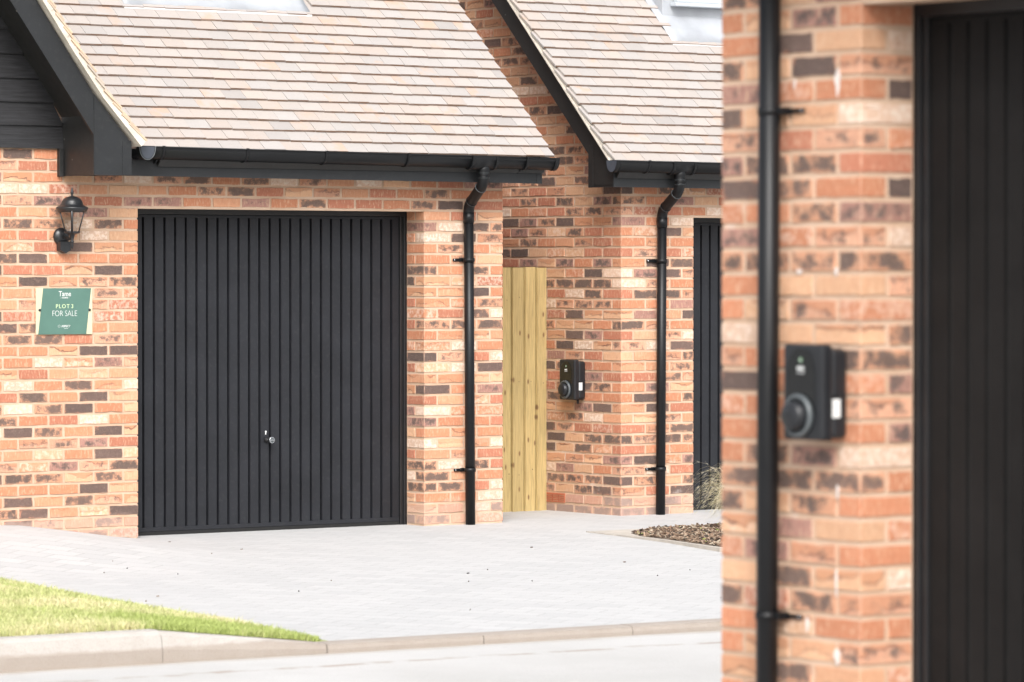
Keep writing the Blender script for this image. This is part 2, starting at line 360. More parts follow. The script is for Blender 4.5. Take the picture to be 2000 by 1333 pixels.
# ------------------------------------------------------------------ mesh builder
class MB:
    def __init__(s):
        s.v = []; s.f = []; s.mi = []; s.sm = []; s.base = []; s.par = []; s.uv = []; s.seed = []
    def face(s, idx, mi=0, sm=False, base=(1, 1, 1), par=(0, 0, 0), uvs=None, seed=(0, 0)):
        s.f.append(idx); s.mi.append(mi); s.sm.append(sm); s.base.append(base); s.par.append(par)
        s.uv.append(uvs); s.seed.append(seed)
    def box(s, lo, hi, mi=0, b=0.0, mtx=None, base=(1, 1, 1), seed=(0, 0)):
        lo = list(lo); hi = list(hi)
        for i in range(3):
            if lo[i] > hi[i]: lo[i], hi[i] = hi[i], lo[i]
        bm = bmesh.new()
        bmesh.ops.create_cube(bm, size=1.0)
        for v in bm.verts:
            v.co = Vector([(lo[i]+hi[i])/2 + v.co[i]*(hi[i]-lo[i]) for i in range(3)])
        if b > 0:
            bmesh.ops.bevel(bm, geom=list(bm.edges), offset=b, segments=2, profile=0.5, affect='EDGES', clamp_overlap=True)
        s.add_bm(bm, mi, mtx, base, seed, sm=False)
    def add_bm(s, bm, mi=0, mtx=None, base=(1, 1, 1), seed=(0, 0), sm=False):
        k = len(s.v)
        bm.verts.index_update()
        for v in bm.verts:
            s.v.append(tuple(mtx @ v.co) if mtx is not None else tuple(v.co))
        for f in bm.faces:
            s.face([k+v.index for v in f.verts], mi, sm or f.smooth, base, (0, 0, 0), None, seed)
        bm.free()
    def fastbox(s, c, ax, ay, az, mi=0, base=(1, 1, 1), seed=(0, 0), tail=None):
        # box from centre and three half-axis vectors
        k = len(s.v)
        for i in (-1, 1):
            for j in (-1, 1):
                for l in (-1, 1):
                    s.v.append(tuple(c[q]+i*ax[q]+j*ay[q]+l*az[q] for q in range(3)))
        for n_, q in enumerate(((0, 1, 3, 2), (4, 6, 7, 5), (0, 4, 5, 1), (2, 3, 7, 6), (0, 2, 6, 4), (1, 5, 7, 3))):
            s.face([k+i for i in q], mi, False, tail if (tail and n_ == 2) else base, (0, 0, 0), None, seed)
    def prism(s, pts, axis, a, b, mi=0, base=(1, 1, 1)):
        # pts: 2-D outline; axis 0/1/2 is the extrusion axis from a to b
        def P(p, t):
            q = [0, 0, 0]; o = [i for i in range(3) if i != axis]
            q[o[0]] = p[0]; q[o[1]] = p[1]; q[axis] = t
            return tuple(q)
        k = len(s.v); n = len(pts)
        for t in (a, b):
            for p in pts: s.v.append(P(p, t))
        s.face([k+i for i in range(n)][::-1], mi, False, base); s.face([k+n+i for i in range(n)], mi, False, base)
        for i in range(n):
            j = (i+1) % n
            s.face([k+i, k+j, k+n+j, k+n+i], mi, False, base)
    def tube(s, path, r, seg=16, mi=0, cap=True, sm=True, r2=None, base=(1, 1, 1)):
        path = [Vector(p) for p in path]
        k0 = len(s.v); nrm = None
        for i, p in enumerate(path):
            t = (path[min(i+1, len(path)-1)]-path[max(i-1, 0)]).normalized()
            if nrm is None:
                nrm = t.orthogonal().normalized()
            nrm = (nrm - t*nrm.dot(t)).normalized()
            bn = t.cross(nrm)
            rr = r if not callable(r) else r(i)
            for j in range(seg):
                a = 2*math.pi*j/seg
                s.v.append(tuple(p + nrm*math.cos(a)*rr + bn*math.sin(a)*rr))
        for i in range(len(path)-1):
            for j in range(seg):
                a = k0+i*seg+j; b = k0+i*seg+(j+1) % seg
                s.face([a, b, b+seg, a+seg], mi, sm, base)
        if cap:
            s.face([k0+j for j in range(seg)][::-1], mi, False, base)
            s.face([k0+(len(path)-1)*seg+j for j in range(seg)], mi, False, base)
    def lathe(s, prof, c, axis='Z', seg=24, mi=0, sm=True, a0=0.0):
        # prof: list of (radius, height)
        k0 = len(s.v); c = Vector(c)
        for r, h in prof:
            for j in range(seg):
                a = a0+2*math.pi*j/seg; x, y = r*math.cos(a), r*math.sin(a)
                if axis == 'Z': q = (x, y, h)
                elif axis == 'Y': q = (x, h, y)
                else: q = (h, x, y)
                s.v.append(tuple(c+Vector(q)))
        for i in range(len(prof)-1):
            for j in range(seg):
                a = k0+i*seg+j; b = k0+i*seg+(j+1) % seg
                s.face([a, b, b+seg, a+seg], mi, sm)
        s.face([k0+j for j in range(seg)][::-1], mi); s.face([k0+(len(prof)-1)*seg+j for j in range(seg)], mi)
    def build(s, name, mats, parent=None, label=None, layers=None, fixn=True):
        if not isinstance(mats, (list, tuple)): mats = [mats]
        me = bpy.data.meshes.new(name)
        me.from_pydata(s.v, [], s.f)
        for m in mats: me.materials.append(m)
        me.polygons.foreach_set('material_index', s.mi)
        me.polygons.foreach_set('use_smooth', s.sm)
        if layers is None: layers = any(b != (1, 1, 1) for b in s.base)
        if layers:
            cnt = [len(f) for f in s.f]
            def spread(vals, w):
                return np.repeat(np.array(vals, dtype=np.float32).reshape(len(s.f), w), cnt, axis=0)
            c = me.color_attributes.new('base', 'FLOAT_COLOR', 'CORNER')
            a = np.ones((sum(cnt), 4), np.float32); a[:, :3] = spread(s.base, 3)
            c.data.foreach_set('color', a.ravel())
            c = me.color_attributes.new('par', 'FLOAT_COLOR', 'CORNER')
            a = np.ones((sum(cnt), 4), np.float32); a[:, :3] = spread(s.par, 3)
            c.data.foreach_set('color', a.ravel())
            u = me.uv_layers.new(name='buv')
            fl = []
            for f, q in zip(s.f, s.uv):
                if q is None: fl.extend([0.0]*(2*len(f)))
                else:
                    for p in q: fl.extend(p)
            u.data.foreach_set('uv', fl)
            u = me.uv_layers.new(name='seed')
            u.data.foreach_set('uv', spread(s.seed, 2).ravel())
        me.validate(); me.update()
        if fixn:
            bm = bmesh.new(); bm.from_mesh(me); bmesh.ops.recalc_face_normals(bm, faces=bm.faces[:]); bm.to_mesh(me); bm.free()
        o = bpy.data.objects.new(name, me); COL.objects.link(o)
        if parent is not None: o.parent = parent
        if label: o['label'] = label
        return o

def thing(name, label, cat, loc, rz=0.0, group=None):
    o = bpy.data.objects.new(name, None); COL.objects.link(o)
    o.location = loc; o.rotation_euler = (0, 0, rz); o.empty_display_size = 0.2
    o['label'] = label; o['category'] = cat
    if group: o['group'] = group
    return o
def structure(o): o['kind'] = 'structure'; return o
def stuff(o, label, cat): o['kind'] = 'stuff'; o['label'] = label; o['category'] = cat; return o

# frames of the three houses: origin and heading, x along the front, y into the house
FA = ((-2.4591, 27.1608, 0.0), 0.6321)
FB = ((0.7845, 29.7267, -0.02), 0.6321)
FC = ((1.0596, 12.5449, 0.0163), -0.9369)
def to_world(F, p):
    c, s = math.cos(F[1]), math.sin(F[1])
    return (F[0][0]+p[0]*c-p[1]*s, F[0][1]+p[0]*s+p[1]*c, F[0][2]+p[2])
def to_local(F, x, y):
    c, s = math.cos(F[1]), math.sin(F[1]); dx, dy = x-F[0][0], y-F[0][1]
    return dx*c+dy*s, -dx*s+dy*c

# ------------------------------------------------------------------ ground, road, drive, kerb, lawn
KO = Vector((-0.9, 20.15)); KA = math.radians(33.7)
KE = Vector((math.cos(KA), math.sin(KA))); KN = Vector((-math.sin(KA), math.cos(KA)))
def kcoord(x, y):
    r = Vector((x, y))-KO
    return r.dot(KE), r.dot(KN)
def kworld(t, d): p = KO+KE*t+KN*d; return p.x, p.y
def sstep(a, b, x):
    x = min(1, max(0, (x-a)/(b-a))); return x*x*(3-2*x)
def drive_z(x, y):
    t, d = kcoord(x, y)
    z = -0.147+0.066*min(max(d, 0)/6.2, 1.0)
    lx, ly = to_local(FA, x, y)
    z += 0.135*sstep(-0.1, 1.15, -lx)*sstep(-2.6, -0.2, ly)
    return z

mb = MB()
S = 300
for q in ((-S, -S, -0.215), (S, -S, -0.215), (S, S, -0.215), (-S, S, -0.215)): mb.v.append(q)
mb.face([0, 1, 2, 3]); structure(mb.build('ground', M['dirt']))

def kerb_object(o):
    o.location = (KO.x, KO.y, 0); o.rotation_euler = (0, 0, KA); return o
# road: a slightly cambered sheet in kerb coordinates
mb = MB(); nx, ny = 60, 14
for i in range(nx+1):
    for j in range(ny+1):
        t = -40+80*i/nx; d = -6.2+6.2*j/ny
        mb.v.append((t, d, -0.190+0.05*(1-((d+3.1)/3.1)**2)*0.4))
for i in range(nx):
    for j in range(ny):
        a = i*(ny+1)+j; mb.face([a, a+ny+1, a+ny+2, a+1])
structure(kerb_object(mb.build('road', M['road'])))
mb = MB(); mb.box((-40, -24, -0.5), (40, -6.35, -0.07), b=0.01)
structure(kerb_object(mb.build('footpath', M['slab'])))

# drive
mb = MB(); nx, ny = 110, 60
t0, t1, d0, d1 = -16.0, 17.0, 0.125, 16.0
for i in range(nx+1):
    for j in range(ny+1):
        t = t0+(t1-t0)*i/nx; d = d0+(d1-d0)*(j/ny)**1.15
        x, y = kworld(t, d)
        mb.v.append((x, y, drive_z(x, y)))
for i in range(nx):
    for j in range(ny):
        a = i*(ny+1)+j; mb.face([a, a+ny+1, a+ny+2, a+1], 0, True)
structure(mb.build('driveway', M['paving'], layers=False))

UNIT = 0.915
# kerb: stones along t, full height on the left, a tapering one, dropped to the right
mb = MB(); rk = random.Random(3)
UNIT = 0.915
for k in range(-14, 16):
    a = 0.0+k*UNIT; b = a+UNIT-0.006
    def top(t):
        return -0.036 - 0.106*sstep(-UNIT, 0.0, t) if t < 0 else -0.142
    za, zb = top(a), top(b)
    if k == -1: za, zb = -0.038, -0.140
    jz = rk.uniform(-0.002, 0.002); jd = rk.uniform(-0.003, 0.003)
    tone = rk.uniform(0.92, 1.06); base = (0.42*tone, 0.395*tone, 0.365*tone)
    ba, bb = (0.030, 0.030) if k < -1 else ((0.030, 0.008) if k == -1 else (0.008, 0.008))
    def ring(t, zt, bt):
        mid = -0.19+(zt+0.19)*0.42
        return [(t, 0+jd, -0.30), (t, 0.000+jd, mid), (t, 0.012+jd if zt > -0.1 else 0.004+jd, mid+(zt-mid)*0.6), (t, 0.016+jd if zt > -0.1 else 0.004+jd, zt-bt*0.7+jz),
                (t, 0.022+jd+bt*0.4, zt-bt*0.2+jz), (t, 0.032+jd+bt, zt+jz), (t, 0.122, zt+jz), (t, 0.125, -0.30)]
    k0 = len(mb.v); r1 = ring(a, za, ba); r2 = ring(b, zb, bb); n = len(r1)
    mb.v += r1+r2
    mb.face([k0+i for i in range(n)], base=base); mb.face([k0+n+i for i in range(n)][::-1], base=base)
    for i in range(n):
        j = (i+1) % n; mb.face([k0+i, k0+n+i, k0+n+j, k0+j], base=base)
mb.box((-14*UNIT, 0.02, -0.3), (16*UNIT, 0.11, -0.165), base=(0.4, 0.36, 0.31))
structure(kerb_object(mb.build('kerb', M['kerb'], layers=True)))

# lawn beside the drive: a turf mound with real blades
LB = [(-6.5, 31.5), (-4.2, 26.9), (-3.03, 24.42), (-2.54, 23.3), (-2.10, 22.45), (-1.66, 21.68), (-1.23, 20.95), (-1.02, 20.55), (-0.93, 20.28)]
def lawn_edge_dist(x, y):
    best = 9
    for (ax, ay), (bx, by) in zip(LB[:-1], LB[1:]):
        dx, dy = bx-ax, by-ay; L2 = dx*dx+dy*dy
        u = max(0, min(1, ((x-ax)*dx+(y-ay)*dy)/L2))
        px, py = ax+u*dx, ay+u*dy
        dd = math.hypot(x-px, y-py)
        if (dx*(y-ay)-dy*(x-ax)) > 0: dd = -dd
        if abs(dd) < abs(best): best = dd
    return best          # positive on the lawn side (left / nearer)
def lawn_z(x, y):
    e = -lawn_edge_dist(x, y)
    e = abs(e)
    base = -0.147+0.066*min(max(kcoord(x, y)[1], 0)/6.2, 1.0)
    z = base+min(0.112, 0.002+0.13*e)
    t, d = kcoord(x, y)
    kt = -0.036 if t < -UNIT else (-0.036-0.104*(t+UNIT)/UNIT if t < 0 else -0.142)
    return min(max(z, kt-0.002-0.12*max(0, d-0.12)), kt+0.002+0.22*max(0, d-0.12))
def in_lawn(x, y):
    t, d = kcoord(x, y)
    if d < 0.128 or t < -9: return False
    # point left of the edge polyline
    for (ax, ay), (bx, by) in zip(LB[:-1], LB[1:]):
        if by <= y <= ay:
            u = (ay-y)/(ay-by); return x < ax+(bx-ax)*u
    return y < LB[-1][1] and x < -0.93
mb = MB()
cols = []
for i in range(121):
    t = -9+9.1*i/120
    dmax = 0.12
    for q in range(1, 400):
        d = 0.12+q*0.04
        x, y = kworld(t, d+0.01)
        if not in_lawn(x, y): break
        dmax = d
    col_ = []
    for j in range(25):
        d = 0.118+(dmax-0.118)*j/24; x, y = kworld(t, d)
        col_.append(len(mb.v)); mb.v.append((x, y, lawn_z(x, y)-0.006))
    cols.append(col_)
for a_, b_ in zip(cols[:-1], cols[1:]):
    for j in range(24): mb.face([a_[j], b_[j], b_[j+1], a_[j+1]], 0, True)
structure(mb.build('lawn_soil', M['turf'], layers=False))

def blades():
    rg = np.random.default_rng(5); V = []; F = []; Cc = []
    rr = random.Random(9)
    n = 0; tries = 0
    greens = [(0.52, 0.55, 0.24), (0.60, 0.61, 0.30), (0.68, 0.64, 0.36), (0.42, 0.49, 0.16), (0.74, 0.67, 0.42)]
    while n < 52000 and tries < 400000:
        tries += 1
        t = rr.uniform(-3.9, 0.05)
        d = 0.118+ (rr.random()**1.3)*6.0
        x, y = kworld(t, d)
        if x < -3.35 or not in_lawn(x, y) : continue
        px = 1000+8067*x/y
        if px < -60: continue
        z = lawn_z(x, y)-0.004
        pat = mnoise.noise(Vector((x*1.6, y*1.6, 0)))
        fine = mnoise.noise(Vector((x*9, y*9, 3)))
        h = rr.uniform(0.014, 0.034)*(1+0.35*pat)*(1.5 if rr.random() < 0.06 else 1)
        edge = kcoord(x, y)[1] < 0.30 or lawn_edge_dist(x, y) < 0.1 and lawn_edge_dist(x, y) > -0.1
        if edge: h *= 1.15
        a = rr.uniform(0, 6.283); w = rr.uniform(0.0016, 0.0030)
        lx, ly = rr.gauss(0, 0.45)*h, rr.gauss(0, 0.45)*h
        dx, dy = math.cos(a)*w, math.sin(a)*w
        k = len(V)
        V += [(x-dx, y-dy, z), (x+dx, y+dy, z), (x+dx*0.8+lx*0.4, y+dy*0.8+ly*0.4, z+h*0.6), (x-dx*0.8+lx*0.4, y-dy*0.8+ly*0.4, z+h*0.6), (x+lx, y+ly, z+h)]
        F += [(k, k+1, k+2, k+3), (k+3, k+2, k+4)]
        g = 0.5+0.9*pat+0.5*fine+rr.gauss(0, 0.18)
        tip = sstep(-1.8, -0.3, t)
        g -= 0.45*tip*(1 if d < 0.8 else 0)
        ci = 3 if g < 0.12 else 0 if g < 0.42 else 1 if g < 0.75 else 2 if g < 1.05 else 4
        c = greens[ci]; m = rr.uniform(0.85, 1.15); c = (c[0]*m, c[1]*m, c[2]*m)
        Cc += [c, c]; n += 1
    mb = MB(); mb.v = V
    for f, c in zip(F, Cc): mb.face(list(f), 0, False, c)
    return mb
lawn = blades().build('lawn_grass', M['blade'], layers=True, fixn=False)
stuff(lawn, 'short bright green lawn grass behind the pale kerb', 'grass')

# specks of grit and leaf scattered over the drive
mb = MB(); rr = random.Random(21)
for _ in range(38):
    t, d = rr.uniform(-2.5, 4.5), rr.uniform(0.4, 6.2); x, y = kworld(t, d)
    if in_lawn(x, y): continue
    r = rr.choice([0.003, 0.003, 0.004, 0.008]); a = rr.uniform(0, 3.14)
    g = rr.choice([(0.10, 0.07, 0.05), (0.22, 0.18, 0.14), (0.06, 0.055, 0.05)])
    mb.fastbox((x, y, drive_z(x, y)+0.003), (r*math.cos(a), r*math.sin(a), 0.001), (-r*0.5*math.sin(a), r*0.5*math.cos(a), 0), (0, 0, 0.003), 0, g)
stuff(mb.build('grit', M['chip'], layers=True), 'tiny dark bits of grit and leaf scattered on the pale drive', 'grit')

# planting bed with bark chips in front of the second garage
BED = [(0.50, 27.93), (1.00, 28.30), (1.44, 28.56), (2.2, 28.75), (3.1, 28.3), (2.6, 26.6), (1.9, 25.9), (1.32, 26.25), (1.0, 27.03), (0.73, 27.54)]
def inside(poly, x, y):
    r = False; n = len(poly)
    for i in range(n):
        (x1, y1), (x2, y2) = poly[i], poly[(i+1) % n]
        if (y1 > y) != (y2 > y) and x < (x2-x1)*(y-y1)/(y2-y1)+x1: r = not r
    return r
cx = sum(p[0] for p in BED)/len(BED); cy = sum(p[1] for p in BED)/len(BED)
n = len(BED); zb = -0.083
mb = MB()
for z_ in (zb-0.05, zb+0.003):
    for p in BED: mb.v.append((p[0], p[1], z_))
mb.face(list(range(n))[::-1]); mb.face([n+i for i in range(n)])
for i in range(n):
    j = (i+1) % n; mb.face([i, j, n+j, n+i])
structure(mb.build('bed_edging', M['edging'], layers=False))
SOIL = [(0.80, 27.72), (0.95, 28.12), (1.42, 28.50), (2.2, 28.69), (3.04, 28.27), (2.56, 26.64), (1.9, 25.96), (1.34, 26.31), (1.03, 27.05), (0.86, 27.40)]
mb = MB()
for z_ in (zb-0.04, zb+0.007):
    for p in SOIL: mb.v.append((p[0], p[1], z_))
mb.face(list(range(n))[::-1]); mb.face([n+i for i in range(n)])
for i in range(n):
    j = (i+1) % n; mb.face([i, j, n+j, n+i])
structure(mb.build('bed_soil', M['soil'], layers=False))
mb = MB(); rr = random.Random(4); cnt = 0
inner = SOIL
while cnt < 7500:
    x, y = rr.uniform(0.5, 2.4), rr.uniform(25.9, 28.7)
    if not inside(inner, x, y): continue
    a = rr.uniform(0, 6.28); L = rr.uniform(0.006, 0.022); w = L*rr.uniform(0.2, 0.5); tl = rr.gauss(0, 0.35)
    c = rr.choice([(0.13, 0.080, 0.055), (0.19, 0.125, 0.085), (0.08, 0.055, 0.04), (0.30, 0.215, 0.15), (0.04, 0.032, 0.025), (0.24, 0.175, 0.125), (0.40, 0.33, 0.25)])
    if rr.random() < 0.012: c = (0.34, 0.38, 0.12)
    z = zb+0.010+rr.random()*0.012
    mb.fastbox((x, y, z), (L*math.cos(a)*math.cos(tl), L*math.sin(a)*math.cos(tl), L*math.sin(tl)), (-w*math.sin(a), w*math.cos(a), 0), (0, 0, 0.0025), 0, c)
    cnt += 1
stuff(mb.build('bark_mulch', M['chip'], layers=True), 'brown bark chippings filling the planting bed', 'mulch')

# ------------------------------------------------------------------ brickwork
CODES = {}
def codes(text):
    """row by row brick finishes read off the near pier: k: left, middle, right, reveal"""
    for ln in text.split(';'):
        k, row = ln.split(':'); k = int(k)
        if k % 2:   # three stretchers, then the second header of the reveal
            CODES[f'Cc0{k}'] = row[0]; CODES[f'Cp{k}_1'] = row[1]; CODES[f'Cc1{k}'] = row[2]; CODES[f'Crv{k}_1'] = row[3]
        else:       # half, two stretchers, half at the corner
            CODES[f'Cc0{k}'] = row[0]; CODES[f'Cp{k}_1'] = row[1]; CODES[f'Cp{k}_2'] = row[2]; CODES[f'Cc1{k}'] = row[3]
codes('32:opvo;31:oDpc;30:dpDm;29:vooD;28:dppc;27:mrmo;26:vddr;25:DdoD;24:oodv;23:voMc;22:dddd;21:oppm;20:opmo;19:cppd;18:mood;17:Doov;16:oomm;15:ooov;14:odvc;13:dddo;12:dpdo;11:pvpo;10:ovmo;9:pdpc;8:drdM;7:opoo;6:oppm;5:pdpo;4:odpo')
def brick_look(key):
    r = random.Random(key)
    x = r.random(); v = r.uniform(0.88, 1.1)
    dark = cream = crease = 0.0
    code = CODES.get(key)
    if code: x = {'D': 0.02, 'd': 0.2, 'm': 0.31, 'M': 0.34, 'v': 0.40, 'o': 0.5, 'r': 0.64, 'p': 0.75, 'c': 0.95}[code]
    if x < 0.10:   base = (0.40, 0.19, 0.125); dark = r.uniform(0.85, 1.02)
    elif x < 0.27: base = (0.50, 0.26, 0.16); dark = r.uniform(0.52, 0.80)
    elif x < 0.35: base = (0.54, 0.295, 0.195); dark = r.uniform(0.34, 0.52); crease = 0.7
    elif x < 0.42: base = (0.33, 0.18, 0.145); dark = r.uniform(0.3, 0.6)
    elif x < 0.59: base = (0.48, 0.205, 0.115)
    elif x < 0.70: base = (0.40, 0.16, 0.10)
    elif x < 0.83: base = (0.57, 0.34, 0.21); crease = r.choice([0, 0.4, 0.7, 0.9])
    elif x < 0.93: base = (0.53, 0.265, 0.155); crease = r.choice([0, 0.6])
    else:          base = (0.57, 0.40, 0.30); cream = r.uniform(0.6, 0.95)
    if cream == 0 and dark == 0 and r.random() < 0.2: cream = r.uniform(0.2, 0.5)
    base = tuple(c*v for c in base)
    return base, (dark, cream, crease), (r.random(), r.random())

def brick_patch(mb, O, U, N, u0, u1, z0, z1, key, c0=False, c1=False, jit=True):
    """one brick face on a wall: O origin, U direction along the wall, N outward normal; c0/c1 mark a wall corner"""
    base, par, seed = brick_look(key)
    r = random.Random(key+'g')
    w = u1-u0; h = z1-z0
    proud = r.uniform(-0.0015, 0.0025) if not (c0 or c1) else 0.0
    na = 5; nb = 2
    def ringpts(inu0, inu1, inz, jj):
        P = []
        a, b = u0+inu0, u1-inu1; c, d = z0+inz, z1-inz
        for i in range(na): P.append([a+(b-a)*i/na, c])
        for i in range(nb): P.append([b, c+(d-c)*i/nb])
        for i in range(na): P.append([b-(b-a)*i/na, d])
        for i in range(nb): P.append([a, d-(d-c)*i/nb])
        for i, p in enumerate(P):
            k = i
            p[1] += jj[k][1]
            if not (c0 and abs(p[0]-a) < 1e-6) and not (c1 and abs(p[0]-b) < 1e-6): p[0] += jj[k][0]
        return P
    n = 2*(na+nb)
    jj = [(r.gauss(0, 0.0015), r.gauss(0, 0.0017)) for _ in range(n)]
    if c0 or c1: jj = [(a_*0.6, b_*0.5) for a_, b_ in jj]
    e0, e1 = (0.0015 if c0 else 0.0), (0.0015 if c1 else 0.0)
    A = ringpts(0.0 if not c0 else e0, 0.0 if not c1 else e1, 0.0, jj)
    B = ringpts(0.0035, 0.0035, 0.0035, jj)
    k = len(mb.v)
    def W(p, dep):
        x = O[0]+U[0]*p[0]+N[0]*dep; y = O[1]+U[1]*p[0]+N[1]*dep
        return (x, y, O[2]+p[1])
    um = (u0+u1)/2; zm = (z0+z1)/2
    uvA = []; uvB = []
    for p in A:
        d = -0.014
        if c0 and p[0] <= u0+e0+1e-5: d = -0.0015
        if c1 and p[0] >= u1-e1-1e-5: d = -0.0015
        mb.v.append(W(p, d)); uvA.append(((p[0]-um)/(w/2), (p[1]-zm)/(h/2)))
    for p in B:
        mb.v.append(W(p, proud+r.gauss(0, 0.0003))); uvB.append(((p[0]-um)/(w/2), (p[1]-zm)/(h/2)))
    for i in range(n):
        j = (i+1) % n
        mb.face([k+i, k+j, k+n+j, k+n+i], 1, False, base, par, [uvA[i], uvA[j], uvB[j], uvB[i]], seed)
    mb.face([k+n+i for i in range(n)], 1, False, base, par, uvB, seed)

CH = 0.075
def brick_face(mb, wid, O, U, N, je, jo, k0, k1, corners=(None, None), keep=None):
    """courses k0..k1-1; je/jo are joint positions (even / odd courses); corners = names for the end bricks"""
    for k in range(k0, k1):
        J = jo if k % 2 else je
        for i in range(len(J)-1):
            a, b = J[i], J[i+1]
            first, last = i == 0, i == len(J)-2
            c0 = first and corners[0] is not None; c1 = last and corners[1] is not None
            if keep is not None:
                r = keep(k, a, b)
                if r is None: continue
                a, b, f0, f1 = r
                c0 = c0 or f0; c1 = c1 or f1
                if b-a < 0.03: continue
            key = f'{wid}{k}_{i}'
            if first and corners[0]: key = f'{corners[0]}{k}'
            if last and corners[1]: key = f'{corners[1]}{k}'
            brick_patch(mb, O, U, N, a+(0 if c0 else 0.006), b-(0 if c1 else 0.006), k*CH+0.006, (k+1)*CH-0.006, key, c0, c1)
def joints(a, n, half, pitch=0.225, end=None):
    J = [a] if not half else [a, a+0.1125]
    while len(J) < n+1: J.append(J[-1]+pitch)
    if end is not None:
        J = [j for j in J if j < end-0.06]+[end]
    return J
def core(mb, lo, hi):   # mortar body just behind the brick faces
    k = len(mb.v)
    mb.box(lo, hi, 0)

RET = 0.215
# ---------------- house with the front gable
HA = thing('house', 'left brick house with a black clad front gable and a fully visible garage door', 'house', FA[0], FA[1])
mb = MB(); m = 0.0045
WO = 2.296; WE = 2.97
# left wall, x from -4.725 to 0
JL_o = [-4.725+0.225*i for i in range(22)]; JL_e = [-4.725]+[-4.6125+0.225*i for i in range(21)]+[0.0]
JL_o[-1] = 0.0
brick_face(mb, 'Al', (0, 0, 0), (1, 0), (0, -1), JL_e, JL_o, -3, 28, ('AL', 'Ac0'))
core(mb, (-4.725+m, m, -0.35), (-m, RET, 2.1))
# reveal at the left side of the opening (faces +x)
brick_face(mb, 'Arl', (0, 0, 0), (0, 1), (1, 0), [0, RET], [0, 0.1075, RET], -3, 28, ('Ac0', None))
# pier right of the opening
U3 = (WE-WO)/3
brick_face(mb, 'Ap', (WO, 0, 0), (1, 0), (0, -1), [0, U3/2, U3*1.5, U3*2.5, WE-WO], [0, U3, 2*U3, WE-WO], -3, 28, ('Ac1', 'Ac2'))
brick_face(mb, 'Arr', (WO, 0, 0), (0, 1), (-1, 0), [0, RET], [0, 0.1075, RET], -3, 28, ('Ac1', None))
core(mb, (WO+m, m, -0.35), (WE-m, RET, 2.1))
# band above the opening
g = lambda q: 0.2296*q if 0 <= q <= 10 else (0.225*q if q < 0 else WO+(q-10)*U3)
Jt_o = [g(i-21) for i in range(34)]; Jt_e = [g(-21)]+[g(i-20.5) for i in range(33)]+[WE]
Jt_o += [WE] if WE-Jt_o[-1] > 0.05 else []
Jt_o[-1] = WE
brick_face(mb, 'At', (0, 0, 0), (1, 0), (0, -1), Jt_e, Jt_o, 28, 33, ('AL', 'Ac2'))
core(mb, (-4.725+m, m, 2.1), (WE-m, RET, 2.475))
mb.box((0.0, 0.004, 2.092), (WO, 0.10, 2.101), 0)      # mortar bed that shows under the lintel course
# right flank, facing the passage
brick_face(mb, 'As', (WE, 0, 0), (0, 1), (1, 0), [0, 0.1075]+[0.1125+0.225*i for i in range(1, 12)], [0]+[0.225*i for i in range(1, 13)], -3, 33, ('Ac2', None))
core(mb, (WE-RET, RET, -0.35), (WE-m, 6.0, 2.9))
mb.box((-4.72, RET+0.3, -0.35), (WE-RET-0.01, 6.0, 2.3), 0)
mb.build('wall', [M['mortar'], M['brick']], HA, layers=True)

def tiles(mb, x0f, x1, ey, ez, tanp, nrows, rng, hole=None, y_skip=None):
    """roof slope rising towards +y; x0f(row) gives the left end"""
    ang = math.atan(tanp); ca, sa = math.cos(ang), math.sin(ang)
    TW = 0.165; gauge = 0.1
    for r in range(nrows):
        xs0 = x0f(r)
        off = 0.0 if r % 2 else TW/2
        n0 = int(math.floor((xs0-x1)/TW))-1
        for i in range(n0, 1):
            a = x1+off*0+i*TW-(TW/2 if r % 2 == 0 else 0); b = a+TW
            if i == 0: b = min(b, x1); 
            if b <= xs0 or a >= x1: continue
            a2, b2 = max(a, xs0), min(b, x1)
            if i == 0 and r % 2 == 1: continue
            if b2-a2 < 0.03: continue
            s0 = r*gauge + rng.uniform(-0.003, 0.003)
            if hole and hole(r, (a2+b2)/2): continue
            L = 0.19; rt = rng.gauss(0, 0.0045); lift = rng.uniform(-0.001, 0.0025)
            # centre of the slab, tail raised on the course below
            c_s = s0+L/2; hgt = 0.031+lift
            tail = Vector((0, ca*s0-sa*hgt, sa*s0+ca*hgt)); head = Vector((0, ca*(s0+L)-sa*(0.002), sa*(s0+L)+ca*0.002))
            ys = (head-tail)/2; mid = (head+tail)/2
            nrm = Vector((0, -ys.z, ys.y)).normalized()
            xh = (b2-a2)/2-0.0011
            ax = Vector((xh-0.0003, rt*ys.y*0.6, rt*ys.z*0.6))
            v = rng.uniform(0.95, 1.06); q = rng.random()
            base = (0.352, 0.314, 0.288) if q < 0.48 else (0.336, 0.312, 0.296) if q < 0.82 else (0.362, 0.308, 0.272) if q < 0.96 else (0.305, 0.282, 0.268)
            base = tuple(c*v for c in base)
            c = Vector(((a2+b2)/2, ey, ez))+mid-nrm*0.006
            mb.fastbox(c, ax, ys, nrm*0.0065, 0, base, (rng.random(), rng.random()), (0.20, 0.125, 0.085))

